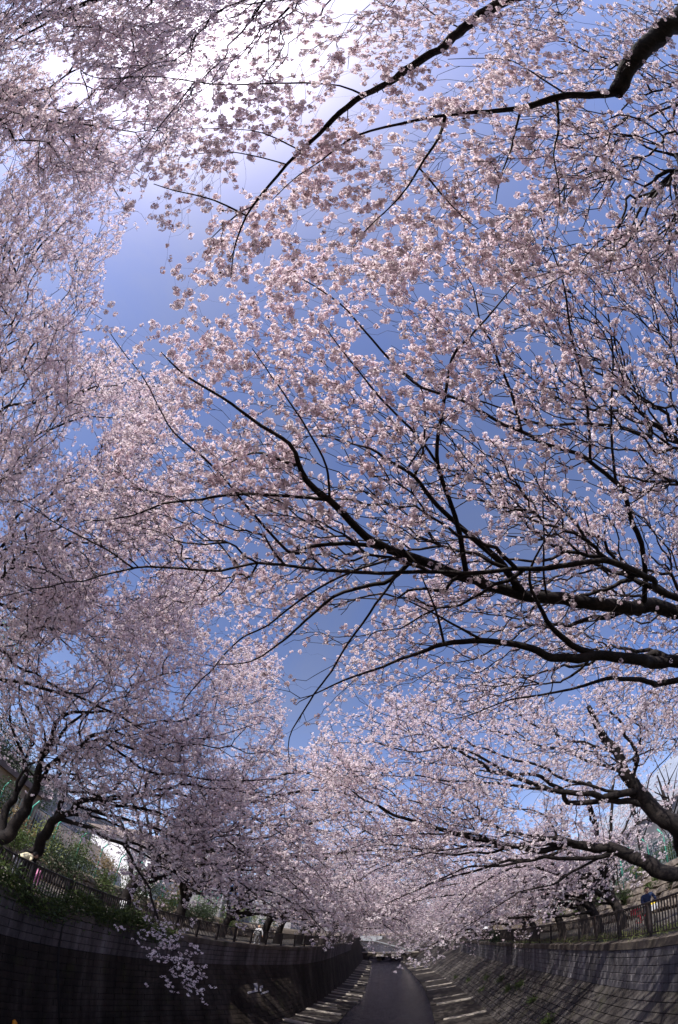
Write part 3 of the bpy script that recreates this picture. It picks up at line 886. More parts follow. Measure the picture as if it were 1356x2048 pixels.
# --- tree with the two great limbs across the middle
LIMBS_MAIN = [
 ('a', None, 38, 7, 'h', 3.7, 3.5, [(1356, 1220), (1250, 1212), (1120, 1200), (1040, 1188), (950, 1160), (850, 1125), (780, 1100), (728, 1070), (678, 1010), (620, 957), (600, 922), (580, 882), (500, 832), (415, 777), (340, 722), (318, 703)]),
 ('b', 'a', 22, 7, 'h', 3.7, 3.9, [(1040, 1185), (1008, 1135), (958, 1090), (923, 1060), (878, 1015), (833, 957), (783, 927), (743, 897), (705, 886), (640, 870)]),
 ('c', 'a', 16, 4, 'h', 3.6, 3.7, [(928, 1148), (918, 1060), (903, 1010), (878, 927), (893, 822), (910, 712), (943, 667), (973, 637), (1028, 577), (1068, 552)]),
 ('d', None, 18, 5, 'h', 3.3, 3.5, [(1356, 1197), (1303, 1160), (1233, 1125), (1178, 1120), (1088, 1135), (1028, 1142), (928, 1147), (803, 1145), (678, 1142), (600, 1127), (550, 1127), (400, 1137), (265, 1135), (200, 1155), (100, 1175), (0, 1196)]),
 ('e', 'd', 7, 3, 'h', 3.4, 3.6, [(262, 1134), (220, 1107), (150, 1070), (90, 1030), (30, 1000)]),
 ('f', 'a', 13, 4, 'h', 3.6, 3.6, [(828, 1117), (728, 1095), (678, 1087), (620, 1092), (590, 1103), (500, 1020), (450, 962), (390, 902), (340, 842), (295, 767), (275, 737), (215, 662)]),
 ('g', 'a', 10, 3, 'h', 3.6, 3.6, [(650, 993), (550, 985), (420, 992), (300, 1020), (220, 1040), (160, 1046)]),
 ('h', 'a', 12, 4, 'h', 3.6, 3.8, [(605, 930), (590, 930), (550, 912), (520, 904), (465, 925), (430, 945)]),
 ('i', 'a', 14, 3, 'h', 3.4, 3.2, [(820, 1120), (778, 1155), (728, 1170), (678, 1193), (625, 1235), (565, 1280), (500, 1325), (435, 1330)]),
 ('j', 'a', 7, 2.5, 'h', 3.4, 3.2, [(800, 1125), (678, 1155), (600, 1200), (525, 1255), (450, 1310), (370, 1400), (372, 1450)]),
 ('k', 'd', 7, 2.5, 'h', 3.2, 2.3, [(800, 1146), (743, 1230), (678, 1312), (630, 1390), (595, 1445), (580, 1475), (577, 1530)]),
 ('l', None, 33, 6, 'h', 3.2, 2.9, [(1356, 1322), (1278, 1317), (1203, 1317), (1143, 1310), (1093, 1305), (1058, 1295), (968, 1285), (893, 1287), (843, 1305), (778, 1325), (678, 1367), (600, 1400)]),
 ('m', 'l', 20, 9, 'h', 3.3, 3.7, [(1188, 1313), (1143, 1285), (1098, 1250), (1073, 1210), (1060, 1160), (1090, 1080), (1150, 1000)]),
 ('n', 'l', 8, 3, 'h', 3.2, 3.4, [(893, 1284), (873, 1235), (848, 1175), (838, 1150)]),
 ('o', 'l', 8, 3, 'h', 3.2, 3.2, [(958, 1283), (913, 1250), (868, 1225), (818, 1200), (788, 1185)]),
 ('p', None, 17, 4, 'h', 2.9, 2.8, [(1356, 1362), (1303, 1365), (1228, 1355), (1153, 1375), (1028, 1400), (900, 1440)]),
 ('q', None, 15, 4, 'h', 4.2, 3.9, [(1356, 884), (1303, 872), (1258, 857), (1203, 852), (1113, 847), (1048, 837), (958, 807), (900, 800)]),
 ('r', 'a', 17, 4, 'h', 3.8, 3.7, [(1293, 1214), (1288, 1150), (1273, 1070), (1248, 985), (1238, 972), (1178, 927), (1088, 887), (1043, 857), (928, 812), (848, 772), (793, 727), (728, 662), (678, 612), (610, 565), (560, 540)]),
 ('s', 'r', 9, 3, 'h', 3.8, 3.6, [(1175, 924), (1178, 832), (1163, 742), (1143, 647), (1128, 572), (1108, 508), (1078, 435), (1070, 380)]),
 ('t', 'r', 9, 3, 'h', 3.8, 3.8, [(1045, 857), (1023, 792), (998, 732), (978, 682), (960, 654), (943, 577), (903, 522)]),
 ('u', 'r', 9, 3, 'h', 3.8, 4.0, [(1238, 960), (1223, 852), (1218, 737), (1208, 612), (1180, 560)]),
 ('v', 'c', 8, 3, 'h', 3.7, 3.7, [(878, 925), (843, 887), (793, 832), (743, 772), (708, 732), (678, 697), (640, 640)]),
 ('w', 'b', 9, 3, 'h', 3.9, 3.8, [(835, 955), (843, 922), (853, 882), (850, 822), (833, 772), (790, 730)]),
 ('x', 'b', 6, 3, 'h', 3.9, 4.0, [(853, 885), (883, 847), (948, 807), (998, 752)]),
 ('y', 'a', 9, 3, 'h', 3.5, 3.6, [(665, 995), (655, 960), (640, 912), (585, 822), (545, 752), (500, 700)]),
 ('z', 'a', 7, 3, 'h', 3.6, 3.8, [(1090, 1195), (1090, 1130), (1088, 1030), (1082, 960), (1090, 900)]),
]
# --- trees on the right bank further down, whose trunks stand just off the picture's right edge
LIMBS_NEXT = [
 ('a', None, 52, 14, 'd', 14.2, 13.0, [(1356, 1655), (1318, 1630), (1278, 1585), (1253, 1540), (1228, 1505), (1193, 1455), (1180, 1415)]),
 ('b', 'a', 24, 4, 'd', 14.0, 10.2, [(1275, 1586), (1218, 1592), (1193, 1595), (1168, 1587), (1098, 1572), (1028, 1555), (978, 1535), (943, 1515), (878, 1490), (838, 1470), (753, 1450)]),
 ('c', 'a', 22, 6, 'd', 14.2, 12.0, [(1318, 1628), (1268, 1605), (1228, 1605), (1138, 1600), (1110, 1570), (1060, 1545), (1000, 1545), (900, 1530), (800, 1530)]),
 ('d', 'a', 14, 5, 'd', 14.0, 13.0, [(1273, 1575), (1268, 1500), (1243, 1450), (1213, 1400), (1190, 1340)]),
 ('e', 'a', 11, 2, 'd', 14.0, 10.5, [(1290, 1600), (1180, 1570), (1060, 1530), (950, 1490), (860, 1450), (790, 1410)]),
 ('f', 'a', 10, 2, 'd', 13.8, 10.5, [(1258, 1548), (1150, 1510), (1040, 1480), (940, 1440), (850, 1400)]),
 ('g', 'b', 9, 2, 'd', 12.5, 10.0, [(1090, 1570), (980, 1570), (870, 1560), (760, 1550), (660, 1560)]),
 ('h', 'b', 9, 2, 'd', 12.0, 10.0, [(1020, 1553), (930, 1500), (820, 1500), (720, 1490), (640, 1500)]),
 ('i', 'a', 10, 2, 'd', 13.8, 12.0, [(1230, 1508), (1120, 1470), (1020, 1420), (940, 1370)]),
]
LIMBS_LOW = [
 ('a', None, 44, 26, 'd', 13.2, 12.6, [(1356, 1748), (1278, 1722), (1228, 1705), (1158, 1690)]),
 ('b', 'a', 22, 4, 'd', 12.6, 9.6, [(1158, 1690), (1093, 1700), (1043, 1700), (958, 1680), (888, 1662), (833, 1645), (783, 1622), (728, 1600), (678, 1572), (600, 1540)]),
 ('c', 'a', 16, 4, 'd', 12.6, 10.5, [(1165, 1690), (1123, 1680), (1078, 1682), (1000, 1690), (958, 1672), (860, 1668), (760, 1680), (690, 1700)]),
 ('e', 'a', 12, 2, 'd', 12.6, 10.0, [(1160, 1692), (1060, 1720), (940, 1740), (830, 1780), (740, 1830)]),
 ('f', 'a', 10, 2, 'd', 12.6, 9.8, [(1158, 1692), (1040, 1690), (900, 1700), (770, 1730), (680, 1780)]),
 ('g', 'a', 10, 2, 'd', 12.9, 11.2, [(1220, 1706), (1130, 1750), (1040, 1790), (950, 1840), (900, 1880)]),
 ('h', 'b', 9, 2, 'd', 12.0, 9.6, [(1040, 1700), (930, 1710), (820, 1700), (720, 1660), (640, 1640)]),
 ('i', 'c', 9, 2, 'd', 12.0, 9.6, [(1078, 1682), (980, 1650), (880, 1620), (780, 1590), (700, 1550)]),
 ('d', 'a', 16, 4, 'd', 12.9, 10.5, [(1243, 1712), (1168, 1715), (1093, 1717), (1008, 1725), (928, 1745), (850, 1770), (780, 1800)]),
]
LIMBS_FORK = [   # twin-stemmed tree on the left bank
 ('a', None, 34, 8, 'd', 14.1, 12.3, [(15, 1668), (30, 1640), (55, 1600), (73, 1573), (75, 1548), (85, 1518), (98, 1493), (103, 1465), (108, 1450), (150, 1400), (230, 1340)]),
 ('b', None, 24, 8, 'd', 14.3, 14.3, [(5, 1670), (15, 1615), (27, 1585), (57, 1548), (40, 1490), (20, 1420), (60, 1330)]),
 ('c', 'a', 12, 4, 'd', 13.5, 9.4, [(73, 1570), (130, 1510), (200, 1480), (290, 1500), (380, 1490), (480, 1500), (560, 1520)]),
 ('d', 'a', 12, 4, 'd', 13.5, 10.2, [(80, 1540), (0, 1350)]) if False else ('d', 'a', 11, 4, 'd', 13.5, 9.8, [(75, 1545), (120, 1440), (225, 1425), (300, 1465), (400, 1480), (520, 1450)]),
 ('e', 'a', 10, 2, 'd', 13.5, 10.0, [(75, 1548), (170, 1480), (280, 1450), (400, 1430), (520, 1400)]),
 ('f', 'a', 9, 2, 'd', 13.0, 10.0, [(98, 1493), (180, 1420), (290, 1370), (400, 1330), (480, 1330)]),
 ('g', 'c', 9, 2, 'd', 12.5, 9.5, [(200, 1480), (300, 1540), (420, 1560), (540, 1560), (620, 1590)]),
 ('h', 'b', 9, 2, 'd', 14.0, 12.0, [(27, 1585), (60, 1480), (40, 1380), (90, 1290), (180, 1240)]),
]
LIMBS_STUB = [   # stout tree just past it
 ('a', None, 34, 14, 'd', 15.1, 13.1, [(62, 1723), (80, 1683), (100, 1658), (118, 1638), (150, 1610), (200, 1600)]),
 ('b', 'a', 16, 5, 'd', 14.1, 10.7, [(118, 1640), (170, 1650), (230, 1680), (300, 1700), (380, 1760), (420, 1790)]),
 ('c', 'a', 14, 6, 'd', 14.6, 13.9, [(112, 1645), (120, 1618), (128, 1590), (140, 1545), (170, 1500)]),
 ('d', 'a', 10, 4, 'd', 13.3, 9.8, [(185, 1604), (260, 1590), (360, 1570), (470, 1580), (560, 1600)]),
 ('f', 'a', 11, 2, 'd', 13.5, 11.5, [(150, 1612), (260, 1640), (370, 1690), (460, 1750), (530, 1800), (575, 1840)]),
 ('g', 'a', 10, 2, 'd', 13.5, 11.0, [(170, 1606), (300, 1620), (430, 1670), (530, 1730), (610, 1790), (660, 1840)]),
 ('h', 'a', 9, 2, 'd', 13.5, 10.5, [(190, 1602), (330, 1590), (470, 1620), (580, 1680), (660, 1740)]),
 ('i', 'b', 8, 2, 'd', 13.0, 11.5, [(230, 1682), (320, 1730), (420, 1800), (490, 1850)]),
 ('e', 'b', 9, 3, 'd', 12.3, 10.8, [(250, 1685), (290, 1760), (320, 1850), (345, 1900), (362, 1940), (385, 1975)]),
]

def near_tree(label, base, trunk_pts, trunk_r, limbs, parts, level, group, bf, dens, size, extra, step=.12, keepout=None, bare=.12, seed=1, name='cherry_tree', thick=.02):
    r = np.random.default_rng(seed)
    sk = Skel(); s0 = trunk(sk, trunk_pts, trunk_r)
    ends = traced(sk, limbs, s0, step if level == 'near' else .2, r)
    along = []                                   # shoots all along the outer part of every limb
    for ids in ends.values():
        Q = np.array([sk.P[i] for i in ids]); Q = Q[len(Q) // 2:]; L = np.linalg.norm(np.diff(Q, axis=0), axis=1).sum()
        k = int(L * (4 if level == 'near' else 13)); q = Q[r.integers(0, len(Q), k)]
        along.append(q + rand_unit(k, r) * r.uniform(.08, .55 if level == 'near' else .8, (k, 1)) * (1, 1, 1 if level == 'near' else .5) + (0, 0, 0 if level == 'near' else .16))
        along.append(Q[-1:] + r.normal(0, .12, (3, 3)))
    A = np.vstack([p for p in parts] + along)
    # leave out crown points buried in the trunk
    tips = grow(sk, A, bf, step=.10 if level == 'near' else .22, r=r, sag=.04, wob=.14)
    return finish_tree(name, label, group, sk, tips, level, dens, base, thick=thick, size=size, extra=extra, r=r, bare=bare, tip=.0040 if level == 'near' else .0058, ex=2.05 if level == 'near' else 2.15, twig_sides=4 if level == 'near' else 3)

def canopy_h(poly, n, mu, sd, seed, gaps=True, dmin=2.5, dmax=8.5, skew=0):
    r = np.random.default_rng(seed); p = sample_px(poly, n, r, gaps)
    h = mu - .22 + r.gamma(2.0, sd * .62, n)
    return at_height(p, h, dmin, dmax)

def canopy_d(poly, n, d0, d1, seed, gaps=True):
    r = np.random.default_rng(seed); p = sample_px(poly, n, r, gaps)
    return at(p, r.uniform(d0, d1, n))

TOP = [(300, 330), (400, 250), (300, 140), (540, -60), (1400, -60), (1400, 540), (480, 580), (350, 640), (316, 510), (350, 420), (285, 395)]
MID = [(335, 640), (480, 560), (700, 500), (1400, 470), (1400, 1420), (1000, 1450), (760, 1400), (650, 1400), (560, 1420), (430, 1380), (360, 1420), (250, 1250), (-20, 1210), (-20, 980), (180, 960), (250, 800), (215, 665)]
RIGHT_EDGE = [(1050, 150), (1420, -60), (1420, 1400), (1150, 1350), (1200, 900), (1100, 500)]

near_tree('cherry tree by the bridge with a thick bent limb and bough sweeping overhead', (8.8, -6.0, 5.05),
          [(8.8, -6.0, 4.9), (8.6, -5.9, 6.2), (8.0, -5.6, 7.6), (7.0, -5.2, 8.9)], [.30, .25, .22, .20], LIMBS_BEHIND,
          [canopy_h(TOP, 3500, 3.1, .38, 21), canopy_h([(750, -60), (1420, -60), (1420, 560), (1000, 520), (900, 250)], 1150, 4.3, .7, 22, dmax=9)],
          'near', 'cherry trees of the right bank', .45, 1.0, (0.50, 0.98), .20, bare=.24, seed=31)
near_tree('cherry tree with two great level limbs and wide boughs over the canal', (8.9, 4.2, 5.05),
          [(8.9, 4.2, 4.9), (8.7, 4.1, 6.2), (8.1, 4.0, 7.6), (7.3, 4.0, 8.8)], [.32, .27, .24, .21], LIMBS_MAIN,
          [canopy_h(MID, 7400, 3.6, .42, 23), canopy_h(RIGHT_EDGE, 1700, 5.0, .9, 24, dmax=10), canopy_h(MID, 900, 4.6, .6, 26, dmax=9),
           canopy_h([(820, 980), (1400, 960), (1400, 1430), (960, 1440), (720, 1380), (740, 1220)], 1700, 3.9, .7, 27, dmax=9),
           canopy_h([(180, 880), (660, 880), (660, 1180), (520, 1300), (400, 1400), (240, 1250)], 1150, 3.7, .5, 28, dmax=9)],
          'near', 'cherry trees of the right bank', .45, 1.0, (0.50, 0.98), .22, bare=.24, seed=32)

# --- near trees of the left bank and the next ones on the right
LEFT_TOP = [(-40, -60), (440, -60), (470, 120), (310, 290), (210, 380), (-40, 340)]
LEFT_MID = [(-40, 230), (160, 320), (262, 445), (190, 540), (215, 640), (300, 740), (380, 900), (340, 1080), (420, 1240), (-40, 1270)]
LEFT_LOW = [(-40, 1180), (380, 1190), (520, 1310), (590, 1440), (600, 1600), (430, 1660), (300, 1680), (150, 1590), (-40, 1480)]
LEFT_LOW2 = [(60, 1500), (360, 1440), (560, 1500), (640, 1640), (640, 1800), (560, 1800), (450, 1770), (330, 1735), (180, 1640)]
RIGHT_LOW = [(1400, 1330), (1050, 1390), (860, 1400), (690, 1400), (640, 1450), (600, 1530), (680, 1590), (900, 1610), (1130, 1560), (1400, 1540)]
RIGHT_LOW2 = [(1120, 1650), (1100, 1560), (900, 1540), (640, 1520), (620, 1620), (700, 1720), (860, 1740), (1100, 1680)]

LA = [('a', None, 14, 5, 'd', 9.5, 8.0, [(195, 0), (140, 22), (75, 55), (20, 85), (-30, 130)]),
      ('b', 'a', 6, 3, 'd', 9.0, 8.0, [(142, 24), (155, 90), (170, 170), (185, 225), (182, 280)]),
      ('c', None, 7, 3, 'd', 9.0, 7.5, [(245, -10), (260, 55), (275, 115), (290, 165), (310, 196)]),
      ('d', None, 10, 3, 'd', 9.5, 7.0, [(-10, 202), (65, 230), (110, 245), (185, 252), (280, 256), (360, 260)])]
LB = [('a', None, 9, 2, 'd', 12.0, 8.5, [(-20, 850), (75, 802), (175, 780), (300, 768), (330, 760)]),
      ('b', None, 8, 2, 'd', 12.5, 9.0, [(-20, 905), (100, 862), (165, 840), (310, 837), (360, 850)]),
      ('c', None, 12, 3, 'd', 12.0, 8.5, [(-20, 1110), (60, 1100), (115, 1097), (200, 1080), (300, 1090)]),
      ('d', None, 12, 4, 'd', 12.0, 10.0, [(-20, 620), (40, 560), (90, 480), (150, 420)]),
      ('e', None, 12, 3, 'd', 12.5, 10.0, [(-20, 1345), (65, 1370), (140, 1385), (225, 1425), (300, 1465), (380, 1490)])]
near_tree('cherry tree on the left bank by the bridge, limbs reaching in over the canal', (-10.9, -8.0, 5.44), [(-10.9, -8, 5.3), (-10.7, -7.8, 6.8), (-10.0, -7.6, 8.6), (-8.8, -7.4, 10.2)], [.30, .26, .22, .17], LA,
          [canopy_d(LEFT_TOP, 2700, 6.8, 10.5, 41)], 'mid', 'cherry trees of the left bank', .25, 1, (.8, 1.1), .30, seed=43)
near_tree('cherry tree on the left bank, a high wall of pale blossom beside the open sky', (-10.8, 4.0, 5.44), [(-10.8, 4, 5.3), (-10.7, 4, 6.8), (-10.4, 4.1, 8.4), (-10.0, 4.2, 9.8)], [.32, .28, .24, .19], LB,
          [canopy_d(LEFT_MID, 5200, 8.0, 13.0, 42), canopy_d([(-40, 1000), (420, 1080), (420, 1260), (-40, 1300)], 700, 9, 14, 52), canopy_d([(-40, 1150), (450, 1150), (570, 1340), (330, 1440), (-40, 1400)], 1500, 10, 15, 53)], 'mid', 'cherry trees of the left bank', .25, 1, (.8, 1.15), .30, seed=44)
near_tree('twin-stemmed dark cherry tree behind the railing on the left bank', (-10.5, 9.2, 5.44), [(-10.55, 9.2, 5.3), (-10.55, 9.25, 5.8), (-10.5, 9.35, 6.3)], [.36, .31, .29], LIMBS_FORK,
          [canopy_d(LEFT_LOW, 3300, 9.5, 15.8, 45)], 'mid', 'cherry trees of the left bank', .25, 1, (.75, 1.05), .22, seed=46, thick=.03)
near_tree('stout brown cherry tree with a sawn stub and a bough trailing down the damp wall', (-10.5, 10.7, 5.44), [(-10.6, 10.65, 5.3), (-10.55, 10.75, 5.9), (-10.5, 10.85, 6.3)], [.36, .31, .30], LIMBS_STUB,
          [canopy_d(LEFT_LOW2, 2600, 9.5, 15.5, 47), canopy_d([(280, 1800), (330, 1830), (390, 1960), (380, 1990), (345, 1970), (300, 1900), (270, 1870)], 60, 10.7, 11.4, 48)], 'mid', 'cherry trees of the left bank', .25, 1, (.75, 1.05), .22, seed=49, thick=.03)
near_tree('cherry tree with a dark steep trunk leaning from the right bank before the green posts', (8.6, 12.6, 5.05), [(9.2, 12.4, 4.9), (9.0, 12.4, 6.4), (8.6, 12.4, 7.6)], [.38, .34, .33], LIMBS_NEXT,
          [canopy_d(RIGHT_LOW, 2100, 9.0, 15.5, 61)], 'mid', 'cherry trees of the right bank', .25, 1, (.75, 1.05), .20, seed=62, thick=.03)
near_tree('cherry tree with a long low mossy limb stretched over the railing', (8.9, 11.2, 5.05), [(9.0, 11.0, 4.9), (8.8, 11.1, 5.8), (8.3, 11.2, 6.5)], [.38, .34, .32], LIMBS_LOW,
          [canopy_d(RIGHT_LOW2, 1300, 9.5, 14.0, 63)], 'mid', 'cherry trees of the right bank', .25, 1, (.75, 1.05), .20, seed=64, thick=.03)

# ------------------------------------------------------------------ the rows down the canal: six grown trees, copied and turned
def row_tree(side, seed, n, level, reach, H):
    """skeleton in local coordinates, trunk at the origin, canal towards -x for the right bank (+x for the left)"""
    r = np.random.default_rng(seed); s = -1 if side == 'R' else 1
    sk = Skel(); lean = r.uniform(.5, 1.1)
    s0 = trunk(sk, [(0, 0, -.15), (s * .15 * lean, r.normal(0, .08), 1.0), (s * .45 * lean, r.normal(0, .15), 2.0), (s * .9 * lean, r.normal(0, .25), 2.9)], [.27, .22, .19, .16], .3)
    ids = list(range(len(sk.P)))
    A = []; nl = 17
    for k in range(nl):                  # arching boughs in tiers, tips hanging; blossom in a flat fan round each
        over = k < 13
        a = r.uniform(-1.2, 1.2) if over else r.uniform(1.9, 4.3)
        L = (reach if over else reach * .45) * r.uniform(.62, 1.08) * (1 - .28 * abs(math.sin(a)))
        up = (.2 + (H - 3.6) * (k + .5) / 13) * r.uniform(.85, 1.1) if over else r.uniform(2.5, H - 3.5)
        j = ids[int(r.integers(len(ids) // 2, len(ids)))]; p0 = sk.P[j]
        d = np.array([s * math.cos(a), math.sin(a), 0])
        pts = [p0, p0 + d * L * .22 + [0, 0, up * .60], p0 + d * L * .55 + [0, 0, up * 1.0 + r.normal(0, .2)] + r.normal(0, .2, 3), p0 + d * L * .82 + [0, 0, up * .92 - .25], p0 + d * L + [0, 0, up * .68 - r.uniform(.7, 2.1)]]
        S, u = catmull(pts, .3); rr = np.interp(u, [0, 1, 2, 3, 4], np.array([.11, .085, .06, .036, .012]) * (1.0 if k % 3 == 0 else .75))
        S[1:] += r.normal(0, .025, S[1:].shape)
        sk.path(S[1:], rr[1:], j, limb=k)
        m = int(n / nl * (L / reach) * 1.25); t = r.beta(2.2, 1.2, m); q = S[(t * (len(S) - 1)).astype(int)]
        A.append(q + r.normal(0, 1, (m, 3)) * np.array([.55, .75, .30]) * (.5 + .7 * t[:, None]) + np.array([0, 0, .26]))
    A = np.vstack(A); A[:, 2] = np.maximum(A[:, 2], np.where(np.abs(A[:, 0]) > 3.2, -.7, .4))
    tips = grow(sk, A, .3, step=.35, r=r, sag=.05, wob=.12)
    return sk, tips

ROW = {}
def row_proto(key, side, seed, n, level, reach, H, size, extra, thick):
    sk, tips = row_tree(side, seed, n, level, reach, H)
    r = np.random.default_rng(seed + 5)
    rad, main = radii(sk, .0055); sel = rad > thick; P = np.array(sk.P)
    mb = MB()
    ch = chains(sk, rad, main, sel)
    limbs = []
    for q, (p, c) in enumerate(ch):
        if level == 'mid' and rad[c[0]] > .05 and q > 0:
            l = MB(); chain_tube(l, sk, rad, p, c, 7); 
            if l.v: limbs.append(l.mesh('limb', True)); limbs[-1].materials.append(MAT['bark'])
        else: chain_tube(mb, sk, rad, p, c, 8 if q == 0 else 6)
    tm = mb.mesh('trunk', True); tm.materials.append(MAT['bark'])
    thin = (~sel) & (np.array(sk.par) >= 0)
    tw = thin_mesh('twigs', sk, rad, main, thin, 3); tw.materials.append(MAT['twig'])
    cand = np.where(thin & (rad < .018))[0]; cand = cand[r.random(len(cand)) < extra]
    pts = np.vstack([P[tips], P[cand] + r.normal(0, .07, (len(cand), 3))])
    ROW[key] = (tm, limbs, tw, points_mesh('blossom', pts, SCATTER[level][1], size, r, flat=(level == 'far')), level)
for k in range(3):
    row_proto(('R', 'mid', k), 'R', 100 + k, 1900, 'mid', 10.0 + k * .5, 9.0, (.95, 1.35), .55, .03)
    row_proto(('L', 'mid', k), 'L', 200 + k, 1900, 'mid', 11.0 + k * .5, 9.0, (.95, 1.35), .55, .03)
    row_proto(('R', 'far', k), 'R', 300 + k, 520, 'far', 9.5 + k * .4, 8.6, (.85, 1.25), .8, .05)
    row_proto(('L', 'far', k), 'L', 400 + k, 520, 'far', 10.5 + k * .4, 8.6, (.85, 1.25), .8, .05)

def place_row(side, k, level, x, y, rz, sc, label, group):
    tm, limbs, tw, bl, lv = ROW[(side, level, k)]
    t = thing('cherry_tree', label, 'cherry tree', (x, y, (ZT if side == 'R' else ZL) - .04), rz, group); t.scale = (sc, sc, sc)
    link('trunk', tm, None, t)
    for l in limbs: link('limb', l, None, t)
    link('twigs', tw, None, t)['kind'] = 'stuff'
    blossom_object(bl, lv, t)
rr_ = np.random.default_rng(77)
RIGHT_Y = [17.6, 19.6, 22.3, 26.2, 30.5, 36, 41, 47, 53, 60, 67, 74, 82, 90, 99, 108, 118, 129, 141, 154, 168, 184, 200]
LEFT_Y = [16.2, 20.5, 24.8, 28.2, 30.8, 36, 41, 46, 52, 58, 65, 72, 80, 88, 97, 106, 116, 127, 139, 152, 166, 182, 198]
ORD = ('first', 'second', 'third', 'fourth', 'fifth', 'sixth', 'seventh', 'eighth', 'ninth', 'tenth') + ('far',) * 40
for i, y in enumerate(RIGHT_Y):
    lv = 'mid' if y < 50 else 'far'
    place_row('R', i % 3, lv, float(R_top(y)) + rr_.uniform(1.3, 2.1), y, rr_.uniform(-.3, .3), rr_.uniform(.85, 1.05) * (1.15 if 80 < y < 135 else 1.0), 
              ORD[i] + ' cherry tree beyond the steep dark leaning trunk on the right bank' if y < 50 else 'distant cherry tree of the right bank row, arching over the narrowing canal', 'cherry trees of the right bank')
for i, y in enumerate(LEFT_Y):
    lv = 'mid' if y < 48 else 'far'
    place_row('L', (i + 1) % 3, lv, float(L_top(y)) - rr_.uniform(1.4, 2.3), y, rr_.uniform(-.3, .3), rr_.uniform(.85, 1.05) * (1.15 if 80 < y < 135 else 1.0),
              ORD[i] + ' cherry tree beyond the stout brown one on the left bank' if y < 48 else 'distant cherry tree of the left bank row, arching over the narrowing canal', 'cherry trees of the left bank')
for i in range(9):          # the canal's far bend is closed by more trees
    k = i % 3; x = -34 + i * 5.2 + rr_.uniform(-1, 1); y = 205 + rr_.uniform(0, 25)
    place_row('R', k, 'far', x, y, rr_.uniform(-3, 3), 1.25, 'small far cherry tree closing the bend of the canal', 'cherry trees beyond the bend')

# ------------------------------------------------------------------ leafy things: shared leaf scatter
for key, c1, c2 in (('leaf_green', (0.030, 0.055, 0.012), (0.080, 0.110, 0.027)), ('leaf_dark', (0.014, 0.028, 0.010), (0.035, 0.055, 0.018)), ('leaf_lime', (0.13, 0.16, 0.035), (0.22, 0.24, 0.07)),
                    ('leaf_dry', (0.13, 0.085, 0.035), (0.24, 0.18, 0.08))):
    m = bpy.data.materials.new(key); m.use_nodes = True; nt = m.node_tree; b = nt.nodes['Principled BSDF']
    g = N(nt, 'ShaderNodeNewGeometry'); oi = N(nt, 'ShaderNodeObjectInfo')
    nt.links.new(ramp(nt, g.outputs['Random Per Island'], [(0, c1), (1, c2)]), b.inputs['Base Color'])
    b.inputs['Roughness'].default_value = .5; b.inputs['Transmission Weight'].default_value = 0.0
    t = N(nt, 'ShaderNodeBsdfTranslucent'); t.inputs[0].default_value = (*[min(1, x * 1.6) for x in c2], 1)
    mx = N(nt, 'ShaderNodeMixShader'); mx.inputs[0].default_value = .3
    nt.links.new(b.outputs[0], mx.inputs[1]); nt.links.new(t.outputs[0], mx.inputs[2]); nt.links.new(mx.outputs[0], nt.nodes['Material Output'].inputs[0])
    MAT[key] = m

def leaf_mesh(name, P, size, r, up=0.0, slim=.45, material='leaf_green'):
    """one bent leaf (two triangles + two) at each point"""
    n = len(P); d = r.normal(size=(n, 3)); d[:, 2] += up; d /= np.linalg.norm(d, axis=1)[:, None]
    a, b = frame(d, r); s = size * r.uniform(.6, 1.3, n)[:, None]
    V = np.stack([P, P + d * s * .5 + a * s * slim * .5 + b * s * .06, P + d * s - b * s * .12, P + d * s * .5 - a * s * slim * .5 + b * s * .06], 1)
    F = np.stack([np.arange(n) * 4 + k for k in range(4)], 1)
    return mesh_np(name, V.reshape(-1, 3), F, False, material)

def blob_points(n, c, rad, r, lumps=7, shell=.55):
    cs = r.normal(size=(lumps, 3)); cs /= np.linalg.norm(cs, axis=1)[:, None]; cs *= r.uniform(.25, .75, (lumps, 1))
    k = r.integers(0, lumps, n); d = rand_unit(n, r) * (shell + (1 - shell) * r.random((n, 1))) * r.uniform(.3, .55, (lumps,))[k][:, None]
    return np.asarray(c) + (cs[k] + d) * np.asarray(rad)

def shrub(loc, rad, n, material, label, group, seed, leaf=.09, up=.3, cat='shrub', name='shrub', slim=.45):
    r = np.random.default_rng(seed); t = thing(name, label, cat, loc, 0, group)
    P = blob_points(n, (0, 0, rad[2] * .9), rad, r); P = P[P[:, 2] > 0]
    link('foliage', leaf_mesh('foliage', P, leaf, r, up, slim, material), None, t)['kind'] = 'stuff'
    mb = MB()
    for q in range(7):
        a = r.uniform(0, 6.28); e = np.array([math.cos(a) * rad[0] * .5, math.sin(a) * rad[1] * .5, rad[2] * r.uniform(.9, 1.4)])
        mb.tube([(0, 0, -.1), e * .4 + r.normal(0, .04, 3), e], [.02, .014, .006], 5)
    mb.build('stem', 'twig', t, True)
    return t

def leaf_tree(loc, H, rad, n, material, label, seed, leaf=.16, group=None, name='evergreen_tree', cat='tree', thin=False):
    r = np.random.default_rng(seed); t = thing(name, label, cat, loc, 0, group)
    mb = MB(); top = np.array([r.normal(0, .3), r.normal(0, .3), H * .62])
    mb.tube([(0, 0, -.2), (r.normal(0, .1), 0, H * .25), top * .7, top], [H * .024, H * .018, H * .011, H * .004], 8)
    for q in range(9):
        b0 = np.array([0, 0, H * r.uniform(.25, .55)]); e = np.array([*(r.normal(0, .45, 2) * rad[0]), H * r.uniform(.55, .9)])
        mb.tube([b0, (b0 + e) / 2 + r.normal(0, .2, 3), e], [H * .006, H * .004, H * .0015], 5)
    mb.build('trunk', 'bark', t, True)
    P = blob_points(n, (0, 0, H - rad[2] * .85), rad, r, 16, .6)
    link('crown', leaf_mesh('crown', P, leaf, r, -.1, .5, material), None, t)['kind'] = 'stuff'
    return t

